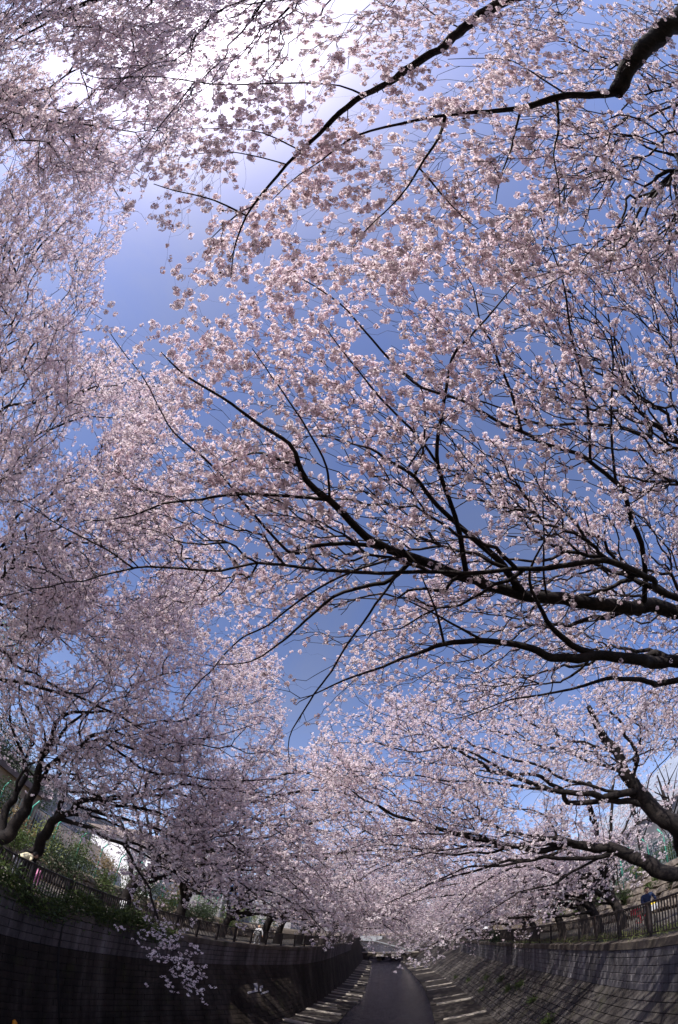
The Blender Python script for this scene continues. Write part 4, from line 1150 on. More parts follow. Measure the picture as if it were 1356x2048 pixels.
# ------------------------------------------------------------------ right bank: terrace of rough stones, hedge, green posts, hall
rs = np.random.default_rng(91)
def terrace(side, x_of, y0, yend, rows, rise, run, label, name, ymax_parts):
    s = 1 if side == 'R' else -1
    t = thing(name, label, 'stone terrace', (float(x_of(y0)), y0, ZT if s > 0 else ZL)); O = np.array(t.location)
    ys = np.arange(y0, yend + .1, 2.0)
    V = []; 
    prof = [(0, -.2)] + [(run * (k + .5) / rows, rise * (k + .6) / rows) for k in range(rows)] + [(run + .3, rise), (run + 30, rise + .2)]
    for dx, dz in prof: V.append(np.c_[x_of(ys) + s * dx - O[0], ys - O[1], np.full(len(ys), dz)])
    n = len(ys); F = np.vstack([np.stack([np.arange(n - 1) + a * n, np.arange(n - 1) + 1 + a * n, np.arange(n - 1) + 1 + (a + 1) * n, np.arange(n - 1) + (a + 1) * n], 1) for a in range(len(prof) - 1)])
    if s > 0: F = F[:, ::-1]
    link('earth_fill', mesh_np('earth_fill', np.vstack(V), F), 'earth', t)
    stones = []
    for k in range(5):
        bm = bmesh.new(); bmesh.ops.create_cube(bm, size=1.0); bmesh.ops.subdivide_edges(bm, edges=bm.edges[:], cuts=1, use_grid_fill=True)
        for v in bm.verts: v.co = v.co * (1 - .18 * (v.co.length - .5)) + Vector(rs.normal(0, .035, 3))
        me = bpy.data.meshes.new('stone'); bm.to_mesh(me); bm.free(); me.materials.append(MAT['stone']); stones.append(me)
    cnt = 0
    for k in range(rows):
        y = y0 + rs.uniform(0, .5)
        while y < ymax_parts and cnt < 300:
            L = rs.uniform(.6, 1.0)
            if rs.random() < .86:
                o = link('stone', stones[int(rs.integers(5))], None, t); cnt += 1
                o.location = (float(x_of(y)) + s * (run * (k + .5) / rows + .02) - O[0], y + L / 2 - O[1], rise * (k + .45) / rows + rs.normal(0, .02))
                o.scale = (run / rows * 1.5, L * .94, rise / rows * 1.0); o.rotation_euler = (rs.normal(0, .05), s * (.45 + rs.normal(0, .08)), rs.normal(0, .05))
            y += L
    return t
XT = lambda y: R_top(y) + 4.2
terrace('R', XT, 12, 70, 6, 2.35, 2.6, 'sloping terrace of rough pale stones behind the right bank path', 'stone_terrace', 46)
XTL = lambda y: L_top(y) - 4.9
terrace('L', XTL, 8, 70, 3, 1.1, .9, 'low brown stone bank under shrubs behind the left bank path', 'stone_bank', 44)

for i, (y, dx, w, h, mtl) in enumerate([(19.5, 3.0, 1.3, .8, 'leaf_green'), (22.5, 3.0, 1.5, 1.0, 'leaf_green'), (24.6, 2.4, 1.0, .7, 'leaf_lime'), (27.5, 3.0, 1.4, .9, 'leaf_green'), (31.0, 2.9, 1.5, .8, 'leaf_green'),
                                     (34.5, 2.6, 1.5, .9, 'leaf_lime'), (38.5, 2.7, 1.5, 1.1, 'leaf_green'), (43, 2.6, 1.6, 1.0, 'leaf_green'), (48, 2.7, 1.6, 1.0, 'leaf_lime')]):
    shrub((float(XT(y)) + dx, y, ZT + 2.2), (w * .8, w, h), 1500, mtl, 'green shrub growing on top of the stone terrace' if mtl == 'leaf_green' else 'yellowish shrub growing on top of the stone terrace', 'shrubs on the stone terrace', 900 + i, .13)
for i, (y, dx, z) in enumerate([(21.8, 1.2, .9), (24.2, .9, .7), (28.8, 1.3, 1.1), (33, 1.0, .8), (37, 1.2, .9), (18.4, 1.3, 1.0)]):
    shrub((float(XT(y)) + dx, y, ZT + z), (.45, .5, .5), 420, 'leaf_green', 'tuft of long grassy leaves sprouting between the terrace stones', 'tufts between the terrace stones', 930 + i, .30, 1.2, 'plant', 'grass_tuft', .12)

gf = thing('wire_fence', 'green posts with bent tops and wire mesh above the stone terrace', 'fence', (13.5, 12, ZT + 2.2))
gp = MB().tube([(0, 0, -.3), (0, 0, 2.05), (-.28, 0, 2.5)], .045, 8).mesh('post', True); gp.materials.append(MAT['green_paint'])
for k in range(22):
    y = 14.0 + k * 1.82
    o = link('post', gp, None, gf); o.location = (0, y - 12, 0)
for z in np.arange(.25, 2.2, .22): MB().tube([(0, 1.5, z), (0, 41, z)], .008, 4).build('wire', 'wire', gf)
mb = MB()
for y in np.arange(1.6, 41, .22): mb.box((-.005, y - .005, .2), (.005, y + .005, 2.1))
mb.build('mesh_wire', 'wire', gf)['kind'] = 'stuff'

def windows(parent, face, items, frame_m='frame_metal', pane_m='pane', depth=.12):
    """face: function (u, z) -> local point, with outward normal n; items (u0, u1, z0, z1, nx)"""
    P, nrm = face
    for u0, u1, z0, z1, nx in items:
        def bar(a0, a1, b0, b1, d0, d1):
            c = [P(a0, b0), P(a1, b0), P(a1, b1), P(a0, b1)]
            return [tuple(np.array(q) + np.array(nrm) * d0) for q in c] + [tuple(np.array(q) + np.array(nrm) * d1) for q in c]
        f = MB(); w = .07
        for q in (bar(u0, u1, z0 - w, z0, -.05, .06), bar(u0, u1, z1, z1 + w, -.05, .06), bar(u0 - w, u0, z0 - w, z1 + w, -.05, .06), bar(u1, u1 + w, z0 - w, z1 + w, -.05, .06)): f.hexa(q)
        for k in range(1, nx):
            u = u0 + (u1 - u0) * k / nx; f.hexa(bar(u - .03, u + .03, z0, z1, -.04, .04))
        o = f.build('window', frame_m, parent)
        for k in range(nx):
            ua = u0 + (u1 - u0) * k / nx; ub = u0 + (u1 - u0) * (k + 1) / nx
            MB().hexa(bar(ua + .03, ub - .03, z0, z1, -.03, .012)).build('pane', pane_m, o)

# long grey hall on the right with a sheet roof and white gutter
hall = thing('hall', 'long grey hall with windows, white gutter and sheet metal roof behind green posts', 'building', (17, 12, ZT))
MB().box((0, 6, 0), (12, 44, 6.85)).build('wall', 'grey_wall', hall)
MB().box((-.25, 5.8, 6.86), (-.02, 44.2, 7.30)).build('gutter', 'white_paint', hall)
RX, RZ = 4.6, 11.4
r_ = MB(); r_.hexa([(-.2, 5.7, 7.0), (RX, 5.7, RZ), (RX, 44.3, RZ), (-.2, 44.3, 7.0), (-.2, 5.7, 7.14), (RX, 5.7, RZ + .15), (RX, 44.3, RZ + .15), (-.2, 44.3, 7.14)])
r_.hexa([(RX, 5.7, RZ), (12.2, 5.7, 7.0), (12.2, 44.3, 7.0), (RX, 44.3, RZ), (RX, 5.7, RZ + .15), (12.2, 5.7, 7.14), (12.2, 44.3, 7.14), (RX, 44.3, RZ + .15)])
rf = r_.build('roof', 'roof_sheet', hall)
for k in range(52):
    y = 6 + k * .74; MB().hexa([(-.2, y, 7.13), (RX, y, RZ + .14), (RX, y + .06, RZ + .14), (-.2, y + .06, 7.13), (-.2, y, 7.19), (RX, y, RZ + .20), (RX, y + .06, RZ + .20), (-.2, y + .06, 7.19)]).build('seam', 'roof_sheet', rf)
for yy in (6.02, 43.98): MB().add([(0, yy, 6.86), (12, yy, 6.86), (RX, yy, RZ - .1)], [(0, 1, 2)]).build('gable', 'grey_wall', hall)
windows(hall, (lambda u, z: (0, u, z), (-1, 0, 0)), [(7.5 + k * 4.0, 10.3 + k * 4.0, 2.6, 4.6, 3) for k in range(9)])
tower = thing('apartment_block', 'tall white block standing beyond the grey hall', 'building', (30, 38, ZT))
MB().box((0, 0, 0), (14, 16, 12.6)).build('wall', 'white_paint', tower); MB().box((-.3, -.3, 12.61), (14.3, 16.3, 13.3)).build('parapet', 'grey_wall', tower)
windows(tower, (lambda u, z: (0, u, z), (-1, 0, 0)), [(1.5 + k * 3.6, 3.4 + k * 3.6, z, z + 1.5, 2) for k in range(4) for z in (4, 7, 10)])
och = thing('house', 'small ochre and white house seen between trunks past the stone terrace', 'house', (18, 58, ZT))
MB().box((0, 0, 0), (8, 9, 4.6)).build('wall', 'white_paint', och); MB().box((-.02, -.02, 4.61), (8.02, 9.02, 7.0)).build('upper_wall', 'ochre_wall', och)
MB().hexa([(-.6, -.6, 7.0), (8.6, -.6, 7.0), (8.6, 9.6, 7.0), (-.6, 9.6, 7.0), (3.9, -.6, 9), (4.1, -.6, 9), (4.1, 9.6, 9), (3.9, 9.6, 9)]).build('roof', 'roof_brown', och)
windows(och, (lambda u, z: (0, u, z), (-1, 0, 0)), [(1, 2.6, 1.2, 2.8, 2), (5, 6.6, 1.2, 2.8, 2), (1, 2.6, 5.2, 6.4, 2), (5, 6.6, 5.2, 6.4, 2)])
windows(och, (lambda u, z: (u, 0, z), (0, -1, 0)), [(2, 4, 1.2, 2.8, 2), (5, 6.6, 5.2, 6.4, 2)])
rd = thing('shed', 'low reddish brick shed with grey roof beside the ochre house', 'shed', (16.5, 50, ZT))
MB().box((0, 0, 0), (6, 6, 4.2)).build('wall', 'brick_red', rd); MB().hexa([(-.4, -.4, 4.21), (6.4, -.4, 5.4), (6.4, 6.4, 5.4), (-.4, 6.4, 4.21), (-.4, -.4, 4.36), (6.4, -.4, 5.55), (6.4, 6.4, 5.55), (-.4, 6.4, 4.36)]).build('roof', 'roof_sheet', rd)

# bare-trunked trees behind the terrace
for i, (x, y, H) in enumerate([(14.6, 21.6, 9.5), (14.8, 26.0, 9.0), (15.0, 31, 8.5)]):
    leaf_tree((x, y, ZT + 2.2), H, (2.4, 2.4, 2.4), 500, 'leaf_dry', 'brown pruned tree with few leaves standing before the grey hall', 960 + i, .12, 'pruned trees by the hall', 'pruned_tree')

# ------------------------------------------------------------------ left bank: brush, wire fence, low buildings
for i, (x, y, w, h, mtl, n) in enumerate([(-13.8, 15.2, 1.2, 1.3, 'leaf_lime', 900), (-13.8, 17.4, 1.2, 1.5, 'leaf_green', 1500), (-13.6, 19.8, 1.4, 1.3, 'leaf_dry', 900), (-13.2, 22.4, 1.4, 1.5, 'leaf_green', 1300),
                                     (-12.6, 25.6, 1.4, 1.2, 'leaf_dry', 1000), (-11.8, 29, 1.5, 1.5, 'leaf_green', 1300), (-11.2, 33, 1.5, 1.2, 'leaf_lime', 1000), (-11.0, 38, 1.5, 1.2, 'leaf_green', 1300), (-11.0, 44, 1.5, 1.2, 'leaf_dry', 1000),
                                     (-13.9, 12.8, 1.2, 1.0, 'leaf_dry', 900), (-13.9, 10.6, 1.2, 1.2, 'leaf_lime', 900)]):
    lab = {'leaf_green': 'leafy green bush on the low stone bank', 'leaf_dry': 'dry brown brush on the low stone bank', 'leaf_lime': 'pale yellow-green bush on the low stone bank'}[mtl]
    shrub((x, y, ZL + .9), (w, w, h), n, mtl, lab, 'bushes on the low stone bank', 1000 + i, .12, .5)
bf_ = thing('wire_fence', 'pale blue-green mesh fence behind the bushes of the left bank', 'fence', (-15.2, 8, ZL + 1.0))
bp = MB().tube([(0, 0, -.2), (0, 0, 2.2), (.25, 0, 2.6)], .04, 6).mesh('post', True); bp.materials.append(MAT['green_paint'])
for k in range(16): o = link('post', bp, None, bf_); o.location = (0, 1 + k * 2.0, 0)
mb = MB()
for y in np.arange(1, 31, .2): mb.box((-.005, y - .005, .1), (.005, y + .005, 2.2))
for z in np.arange(.1, 2.25, .2): mb.box((-.005, 1, z - .005), (.005, 31, z + .005))
mb.build('mesh_wire', 'wire', bf_)['kind'] = 'stuff'
b1 = thing('shed', 'tan plastered shed with a dark roof edge behind the twin-stemmed tree', 'shed', (-27, 12.5, ZT))
MB().box((0, 0, 0), (6.6, 8, 5.0)).build('wall', 'tan_wall', b1); MB().box((-.4, -.4, 5.01), (7.0, 8.4, 5.4)).build('roof', 'roof_brown', b1)
windows(b1, (lambda u, z: (6.6, u, z), (1, 0, 0)), [(1.2, 2.8, 2.0, 3.4, 2), (4.6, 6.2, 2.0, 3.4, 2)])
b2 = thing('shed', 'low grey shed with pale uprights and a brown pitched roof behind the bushes', 'shed', (-25, 21.5, ZT))
MB().box((.1, .1, 0), (4.9, 9.9, 2.6)).build('wall', 'grey_wall', b2)
for q in range(11): MB().box((4.9, q * .98 + .04, 0), (4.98, q * .98 + .12, 2.6)).build('bar', 'frame_metal', b2)
MB().hexa([(-.2, -.2, 2.62), (5.2, -.2, 2.62), (5.2, 10.2, 2.62), (-.2, 10.2, 2.62), (2.4, -.2, 4.4), (2.6, -.2, 4.4), (2.6, 10.2, 4.4), (2.4, 10.2, 4.4)]).build('roof', 'roof_brown', b2)
b3 = thing('house', 'white rendered house with upstairs windows behind the left bank trees', 'house', (-23.5, 30.5, ZT))
MB().box((0, 0, 0), (6.5, 6, 6.0)).build('wall', 'white_paint', b3)
MB().hexa([(-.6, -.6, 6.01), (7.1, -.6, 6.01), (7.1, 6.6, 6.01), (-.6, 6.6, 6.01), (3.1, 1.5, 7.4), (3.4, 1.5, 7.4), (3.4, 4.5, 7.4), (3.1, 4.5, 7.4)]).build('roof', 'roof_brown', b3)
windows(b3, (lambda u, z: (6.5, u, z), (1, 0, 0)), [(1, 2.6, 1.3, 2.9, 2), (4.0, 5.4, 1.3, 2.9, 2), (1, 2.6, 3.9, 5.2, 2), (4.0, 5.4, 3.9, 5.2, 2)])
windows(b3, (lambda u, z: (u, 0, z), (0, -1, 0)), [(1, 2.6, 1.3, 2.9, 2), (4, 5.4, 3.9, 5.2, 2)])
b4 = thing('house', 'grey house with a slate sheet roof next to the white rendered one', 'house', (-22.5, 41, ZT))
MB().box((0, 0, 0), (7, 9, 4.4)).build('wall', 'grey_wall', b4)
MB().hexa([(-.6, -.6, 4.41), (7.6, -.6, 4.41), (7.6, 9.6, 4.41), (-.6, 9.6, 4.41), (3.4, -.6, 6.6), (3.6, -.6, 6.6), (3.6, 9.6, 6.6), (3.4, 9.6, 6.6)]).build('roof', 'roof_sheet', b4)
windows(b4, (lambda u, z: (7, u, z), (1, 0, 0)), [(1, 2.8, 1.2, 2.8, 2), (5.4, 7.2, 1.2, 2.8, 2)])
ts = thing('hoarding', 'bright blue sheeting stretched on a scaffold frame behind the left bank trees', 'hoarding', (-15.2, 40, ZT))
for k in range(5): MB().tube([(0, k * 1.4, 0), (0, k * 1.4, 7.2)], .04, 6).build('pole', 'frame_metal', ts)
n = 14; V = []; F = []
for i in range(n):
    for j in range(8): V.append((.06 + .10 * math.sin(i * 1.3 + j * .7), i * 5.6 / (n - 1), 4.4 + j * .36))
for i in range(n - 1):
    for j in range(7): F.append((i * 8 + j, (i + 1) * 8 + j, (i + 1) * 8 + j + 1, i * 8 + j + 1))
MB().add(V, F).build('sheet', 'blue_sheet', ts, True)
# buildings closing the view far off
for i, (x, y, w, d, h, mt) in enumerate([(-46, 70, 16, 14, 13, 'white_paint'), (-40, 100, 18, 16, 10, 'grey_wall'), (30, 80, 16, 14, 10, 'tan_wall'), (26, 112, 16, 18, 13, 'grey_wall'), (-60, 140, 26, 14, 16, 'white_paint'), (24, 150, 20, 16, 12, 'white_paint'), (-22, 262, 30, 14, 17, 'tan_wall'),
                                          (-48, 30, 14, 18, 9, 'grey_wall'), (46, 20, 14, 16, 10, 'tan_wall')]):
    t = thing('apartment_block', {'white_paint': 'distant white flat-roofed block beyond the canal trees', 'grey_wall': 'distant grey flat-roofed block beyond the canal trees', 'tan_wall': 'distant tan flat-roofed block beyond the canal trees'}[mt], 'building', (x, y, ZT), 0, 'blocks beyond the trees')
    MB().box((0, 0, 0), (w, d, h)).build('wall', mt, t); MB().box((-.3, -.3, h + .003), (w + .3, d + .3, h + .5)).build('parapet', 'grey_wall', t)
    fx = 0 if x > 0 else w
    windows(t, (lambda u, z, fx=fx: (fx, u, z), (-1 if x > 0 else 1, 0, 0)), [(1.5 + k * 3.2, 3.2 + k * 3.2, z, z + 1.4, 2) for k in range(int((d - 3) / 3.2) + 1) for z in np.arange(1.4, h - 1.6, 3.0)])
    windows(t, (lambda u, z: (u, 0, z), (0, -1, 0)), [(1.5 + k * 3.2, 3.2 + k * 3.2, z, z + 1.4, 2) for k in range(int((w - 3) / 3.2) + 1) for z in np.arange(1.4, h - 1.6, 3.0)])

rq = np.random.default_rng(55)
for i in range(11):
    y = 10.5 + i * 1.9; mtl = ('leaf_dark', 'leaf_green', 'leaf_dark')[i % 3]; h = rq.uniform(.9, 1.7)
    shrub((float(L_top(y)) - 4.6 + rq.uniform(-.4, .5), y, ZL + .2), (rq.uniform(.8, 1.2), 1.2, h), 1100, mtl, 'dark green bush at the back of the left bank path' if mtl == 'leaf_dark' else 'brighter green bush at the back of the left bank path', 'bushes along the left bank path', 1200 + i, .12, .3)
for i in range(12):
    y = 16 + i * 2.6
    shrub((float(XT(y)) + rq.uniform(.4, 1.9), y, ZT + rq.uniform(.4, 1.5)), (.6, .9, .55), 520, 'leaf_dark' if i % 2 else 'leaf_green', 'dark low plant rooted among the terrace stones' if i % 2 else 'bright low plant rooted among the terrace stones', 'low plants among the terrace stones', 1300 + i, .13, .2, 'plant', 'low_plant')
# other trees behind the left bank
leaf_tree((-22.5, 17.5, ZT + .6), 8.0, (3.2, 3.2, 2.6), 9000, 'leaf_dark', 'dense dark evergreen tree behind the twin-stemmed cherry', 1101, .16)
leaf_tree((-25.0, 23.5, ZT + .6), 7.0, (2.8, 3.0, 2.4), 6000, 'leaf_dark', 'smaller dark evergreen tree by the low grey shed', 1102, .16)
leaf_tree((-24.5, 15.0, ZT), 15.0, (3.4, 3.6, 4.6), 6500, 'leaf_lime', 'tall tree with thin yellow-green new leaves showing through the blossom', 1103, .12, None, 'leafing_tree')
leaf_tree((20.5, 24.0, ZT), 12.0, (3.0, 3.4, 3.4), 2600, 'leaf_dry', 'tall bare brownish tree rising behind the hall roof', 1104, .10, None, 'bare_tree')

# ------------------------------------------------------------------ plants on the walls
def hanging(label, pts, n, material, seed, name='creeper', cat='creeper', leaf=.10, spread=(.12, .5, .25), up=-.2, group=None, slim=.35):
    r = np.random.default_rng(seed); base = np.mean(pts, 0)
    t = thing(name, label, cat, tuple(base), 0, group)
    k = r.integers(0, len(pts), n); P = np.asarray(pts)[k] - base + r.normal(0, 1, (n, 3)) * np.array(spread)
    link('foliage', leaf_mesh('foliage', P, leaf, r, up, slim, material), None, t)['kind'] = 'stuff'
    mb = MB()
    for q in range(min(26, len(pts) * 2)):
        p = np.asarray(pts)[r.integers(0, len(pts))] - base; mb.tube([p + (0, 0, .25), p + r.normal(0, .08, 3), p + np.array([0, r.normal(0, .15), -.30])], [.006, .005, .003], 4)
    mb.build('stem', 'twig', t)['kind'] = 'stuff'
    return t
ys = np.arange(6.0, 16.5, .4); rh = np.random.default_rng(6)
hanging('band of dark green leaves spilling over the top of the damp wall', [(float(L_top(y)) + .02, y, ZL + .24 + .18 * math.sin(y * 1.9) - .25 * (math.sin(y * .9) > .2)) for y in ys], 9000, 'leaf_green', 5, leaf=.13, spread=(.13, .35, .22), up=.1)
hanging('thin strip of grass along the coping below the sunlit railing', [(float(R_top(y)) + .5, y, ZT + .08) for y in np.arange(7.5, 34, .4)], 5200, 'leaf_lime', 7, 'grass_strip', 'grass', .16, (.22, .35, .05), 1.4, None, .10)
for i, (y, z, n, s) in enumerate([(17.5, 1.45, 420, .22), (21.5, 1.9, 300, .18), (25.5, 2.3, 500, .26), (27.0, 1.9, 420, .22), (30.5, 2.2, 360, .22), (35, 1.9, 260, .2), (40, 1.2, 260, .22), (46, .9, 200, .22), (33, 1.2, 220, .2)]):
    x = wall_pt(R_top, R_base, y, z) - .08
    hanging('clump of ferns rooted in the sloping foot of the block wall', [(x, y, z), (x - .05, y + .15, z - .12), (x + .03, y - .2, z + .1)], n, 'leaf_green', 70 + i, 'fern_clump', 'plant', .16, (.10, s, s * .8), .3, 'ferns on the block wall', .22)
hanging('leafy vine on the rails of the sunlit railing further along', [(float(R_top(y)) + .12, y, ZT + .55 + .3 * math.sin(y * 3)) for y in np.arange(37, 41, .3)], 1300, 'leaf_dark', 90, 'vine', 'vine', .14, (.1, .3, .3), .1)

# ------------------------------------------------------------------ dark expansion joint, painted marks and weep pipes on the walls
def on_wall_px(px, top, base, s):
    d = ray(px)[0]; lo, hi = 3.0, 120.0
    for _ in range(50):
        m = (lo + hi) / 2; p = CAM + d * m
        inside = (p[0] - wall_pt(top, base, p[1], p[2])) * s < 0
        lo, hi = (m, hi) if inside else (lo, m)
    return CAM + d * hi
j = thing('expansion_joint', 'thin black expansion joint running down the damp wall near the bridge', 'wall_joint', tuple(on_wall_px((124, 1850), L_top, L_base, -1)))
O = np.array(j.location); pts = [on_wall_px(p, L_top, L_base, -1) + (.03, 0, 0) for p in ((127, 1838), (122, 1855), (116, 1888), (114, 1953), (118, 2046))]
MB().tube([p - O for p in pts], .035, 6).build('wall_joint', 'joint', j, True)  # expansion joint of the wall, drawn as a thin dark tube
mk = thing('painted_mark', 'faded white painted angular marks on the damp wall', 'graffiti', tuple(on_wall_px((515, 1975), L_top, L_base, -1)))
O = np.array(mk.location)
for quad_px in ([(505, 1967.5), (513, 1966), (514, 1972), (508, 1973)], [(508.5, 1973), (514, 1972), (514, 1980), (509, 1980)], [(494, 1984), (514, 1979.5), (514.5, 1982.5), (495, 1987.5)],
                [(518.5, 1973), (524.5, 1970.5), (524, 1976), (519, 1977)], [(519, 1977), (522, 1976), (521, 1983), (519.5, 1983)], [(521, 1986), (535, 1981), (536, 1984), (521, 1989)]):
    c = [on_wall_px(p, L_top, L_base, -1) - O + np.array([.045, 0, .01]) for p in quad_px]
    b = [q - np.array([.03, 0, 0]) for q in c]
    MB().hexa(b + c).build('stroke', 'white_mark', mk)
pole = thing('marker_post', 'short orange plastic marker standing at the foot of the damp wall', 'marker', tuple(on_wall_px((22, 2042), L_top, L_base, -1) + np.array([.12, 0, -.9])))
MB().tube([(0, 0, 0), (0, 0, .5), (0, 0, 1.0), (0, 0, 1.06)], [.07, .065, .06, .02], 10).build('tube', 'orange_plastic', pole, True)

# ------------------------------------------------------------------ people
for k, c in (('skin', (0.42, 0.25, 0.17)), ('hair', (0.012, 0.009, 0.008)), ('navy_cloth', (0.016, 0.026, 0.065)), ('cream_cloth', (0.62, 0.55, 0.36)), ('pink_cloth', (0.70, 0.28, 0.45)), ('white_cloth', (0.50, 0.49, 0.50)),
             ('dark_cloth', (0.02, 0.02, 0.025)), ('red_cloth', (0.45, 0.03, 0.05)), ('yellow_cloth', (0.75, 0.55, 0.06)), ('grey_cloth', (0.25, 0.25, 0.27)), ('rubber', (0.012, 0.012, 0.012))):
    simple(k, c, tuple(min(1, v * 1.25) for v in c), 14, rough=.8)

def skin_body(name, joints, bones, material, parent, sub=2):
    me = bpy.data.meshes.new(name)
    idx = {k: i for i, k in enumerate(joints)}
    me.from_pydata([j[0] for j in joints.values()], [(idx[a], idx[b]) for a, b in bones], [])
    o = link(name, me, None, parent)
    m = o.modifiers.new('skin', 'SKIN'); m.use_smooth_shade = True
    sk = me.skin_vertices[0].data
    for k, i in idx.items():
        rr = joints[k][1]; sk[i].radius = rr if hasattr(rr, '__len__') else (rr, rr)
    sk[idx['hip']].use_root = True
    s = o.modifiers.new('sub', 'SUBSURF'); s.levels = sub; s.render_levels = sub
    me.materials.append(MAT[material])
    return o

def person(label, loc, rz, H, top_m, leg_m, lean=0.0, arms='walk', group=None, hat=None):
    """body is one skin; clothing colours by height through extra shells; facing +y before turning"""
    t = thing('person', label, 'person', loc, rz, group); k = H / 1.70
    def p(x, y, z):                      # lean the torso forward about the hip
        if z > .92: y2 = y + math.sin(lean) * (z - .92); z2 = .92 + math.cos(lean) * (z - .92); y, z = y2, z2
        return (x * k, y * k, z * k)
    st = .16 if arms == 'walk' else .0
    hands = {'walk': ((.24, .22, .86), (-.24, -.16, .84)), 'hold': ((.16, .42, 1.02), (-.16, .42, 1.02))}[arms]
    elb = {'walk': ((.25, .02, 1.10), (-.25, -.10, 1.10)), 'hold': ((.26, .12, 1.12), (-.26, .12, 1.12))}[arms]
    J = {'hip': (p(0, 0, .93), (.15 * k, .11 * k)), 'waist': (p(0, 0, 1.08), (.135 * k, .10 * k)), 'chest': (p(0, .01, 1.28), (.165 * k, .115 * k)), 'neck0': (p(0, 0, 1.42), (.07 * k, .06 * k)),
         'shl': (p(.17, 0, 1.38), .065 * k), 'ell': (p(*elb[0]), .047 * k), 'wrl': (p(*hands[0]), .032 * k), 'shr': (p(-.17, 0, 1.38), .065 * k), 'elr': (p(*elb[1]), .047 * k), 'wrr': (p(*hands[1]), .032 * k)}
    skin_body('jacket', J, [('hip', 'waist'), ('waist', 'chest'), ('chest', 'neck0'), ('chest', 'shl'), ('shl', 'ell'), ('ell', 'wrl'), ('chest', 'shr'), ('shr', 'elr'), ('elr', 'wrr')], top_m, t)
    J = {'hip': (p(0, 0, .93), (.145 * k, .11 * k)), 'hl': (p(.09, 0, .86), .085 * k), 'kl': (p(.10, st * .7, .48), .058 * k), 'al': (p(.10, st * .6, .09), .042 * k), 'tl': (p(.11, st * .6 + .14, .035), .036 * k),
         'hr': (p(-.09, 0, .86), .085 * k), 'kr': (p(-.10, -st * .3, .48), .058 * k), 'ar': (p(-.10, -st * 1.3, .10), .042 * k), 'tr': (p(-.11, -st * 1.3 + .14, .035), .036 * k)}
    skin_body('trousers', J, [('hip', 'hl'), ('hl', 'kl'), ('kl', 'al'), ('al', 'tl'), ('hip', 'hr'), ('hr', 'kr'), ('kr', 'ar'), ('ar', 'tr')], leg_m, t)
    # head: skull with jaw, nose, ears; hair cap
    bm = bmesh.new(); bmesh.ops.create_icosphere(bm, subdivisions=3, radius=1)
    for v in bm.verts:
        x, y, z = v.co
        w = .078 * (1 - .22 * max(0, -z)); v.co = (x * w, y * .095 + (.012 if z < -.2 and y > 0 else 0), z * .118)
        if y > .86 and -.25 < z < .2: v.co.y += .018 * (1 - abs(x) * 2.5 if abs(x) < .4 else 0)
        if y > .75 and .05 < z < .3 and .15 < abs(x) < .5: v.co.y -= .008
        if y > .8 and -.62 < z < -.42 and abs(x) < .35: v.co.y += .006
        if abs(x) > .9 and abs(z) < .3: v.co.x *= 1.15
    hc = Vector(p(0, .02, 1.58)) / k
    me = bpy.data.meshes.new('head'); 
    for v in bm.verts: v.co = (v.co + hc) * k
    bm.to_mesh(me); bm.free(); me.polygons.foreach_set('use_smooth', [True] * len(me.polygons))
    link('head', me, 'skin', t)
    MB().tube([tuple(Vector(p(0, 0, 1.38))), tuple(Vector(p(0, .01, 1.52)))], [.055 * k, .05 * k], 10).build('neck', 'skin', t, True)
    bm = bmesh.new(); bmesh.ops.create_icosphere(bm, subdivisions=3, radius=1)
    bmesh.ops.delete(bm, geom=[v for v in bm.verts if v.co.z < .12 + .5 * v.co.y - .35 * (v.co.y < 0)], context='VERTS')
    for v in bm.verts: v.co = (Vector((v.co.x * .088, v.co.y * .106 - .006, v.co.z * .130)) + hc) * k
    me = bpy.data.meshes.new('hair'); bm.to_mesh(me); bm.free(); me.polygons.foreach_set('use_smooth', [True] * len(me.polygons))
    link('hat' if hat else 'hair', me, hat or 'hair', t)
    for s, h, e in ((1, hands[0], elb[0]), (-1, hands[1], elb[1])):
        a = Vector(p(*h)); d = (a - Vector(p(*e))).normalized(); mb = MB(); sd = d.cross(Vector((0, 1, 0))).normalized() if abs(d.y) < .9 else Vector((1, 0, 0))
        mb.tube([a - d * .01 * k, a + d * .05 * k, a + d * .09 * k], [.026 * k, .036 * k, .030 * k], 8)
        for q in range(4):
            o = sd * (q - 1.5) * .017 * k; L = (.055, .07, .065, .05)[q] * k
            mb.tube([a + d * .085 * k + o, a + d * (.085 * k + L * .6) + o, a + d * (.085 * k + L) + o + Vector((0, .012 * k, 0))], [.009 * k, .0085 * k, .006 * k], 6)
        mb.tube([a + d * .03 * k + sd * .03 * k, a + d * .06 * k + sd * .055 * k, a + d * .09 * k + sd * .06 * k], [.011 * k, .010 * k, .007 * k], 6)
        mb.build('hand', 'skin', t, True)
    return t
def on_x(px, X):
    d = ray(px)[0]; return CAM + d * (X / d[0])
rider_y = 14.6
person('person in a navy jacket wheeling a bicycle behind the sunlit railing', (8.2, rider_y, ZT - .02), math.pi * .96, 1.68, 'navy_cloth', 'dark_cloth', .12, 'hold')
person('person in a cream jacket stooping behind the railing by the stout tree', (-9.5, 9.5, ZL - .02), -.3, 1.50, 'cream_cloth', 'grey_cloth', .95, 'hold')
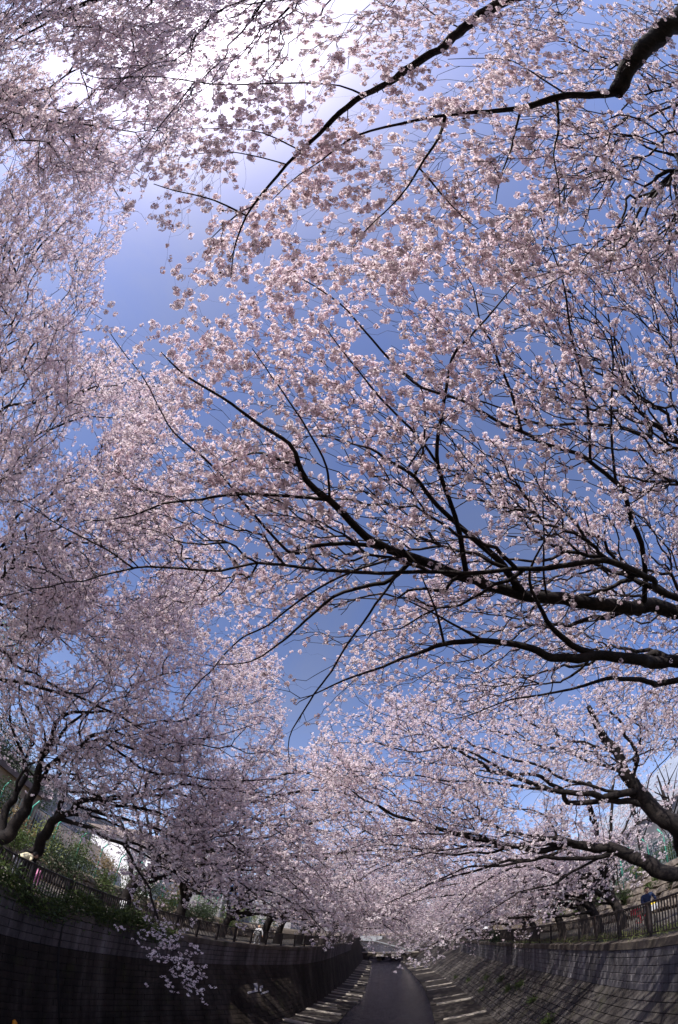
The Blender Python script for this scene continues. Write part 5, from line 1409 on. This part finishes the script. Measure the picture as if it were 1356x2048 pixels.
person('small person in pink clothes behind the railing by the stout tree', (-9.4, 10.35, ZL - .02), .2, .88, 'pink_cloth', 'pink_cloth', 0, 'walk')
person('small person in white clothes behind the railing on the left bank', (-9.3, 15.0, ZL - .02), .1, 1.0, 'white_cloth', 'white_cloth', 0, 'walk')
person('person in a pale top and hat far along the left bank railing', (-7.2, 25.2, ZL - .02), 2.9, 1.35, 'white_cloth', 'grey_cloth', 0, 'walk', None, 'tan_wall')

# bicycle beside the navy-jacketed person
bk = thing('bicycle', 'bicycle with a red and yellow loaded basket behind the sunlit railing', 'bicycle', (7.80, rider_y - .30, ZT - .02), math.pi)
for yc in (-.52, .55):
    w = MB(); w.tube([(0, yc + .33 * math.cos(a), .34 + .33 * math.sin(a)) for a in np.linspace(0, 2 * math.pi, 29)], .018, 6, cap=False); o = w.build('wheel', 'rubber', bk, True)
    s = MB()
    for a in np.arange(0, math.pi, math.pi / 8): s.tube([(0, yc - .31 * math.cos(a), .34 - .31 * math.sin(a)), (0, yc + .31 * math.cos(a), .34 + .31 * math.sin(a))], .002, 4)
    s.build('spokes', 'frame_metal', o)
f = MB()
for a, b in (((0, -.52, .34), (0, -.08, .30)), ((0, -.08, .30), (0, .42, .78)), ((0, -.08, .30), (0, -.22, .80)), ((0, -.52, .34), (0, -.20, .72)), ((0, -.20, .74), (0, .40, .84)), ((0, .55, .34), (0, .40, .98))): f.tube([a, b], .016, 8)
f.build('frame', 'red_cloth', bk, True)
MB().tube([(-.26, .28, 1.0), (-.2, .40, 1.02), (0, .41, 1.0), (.2, .40, 1.02), (.26, .28, 1.0)], .013, 8).build('handlebar', 'frame_metal', bk, True)
bevel(MB().box((-.07, -.36, .80), (.07, -.10, .86)).build('saddle', 'rubber', bk), .025, 2)
bevel(MB().box((-.17, .50, .68), (.17, .80, .92)).build('basket', 'white_cloth', bk), .01)
bevel(MB().box((-.14, .53, .92), (.14, .77, 1.02)).build('bag', 'yellow_cloth', bk), .03, 2)
bevel(MB().box((-.13, -.62, .70), (.13, -.34, .95)).build('rear_box', 'red_cloth', bk), .03, 2)
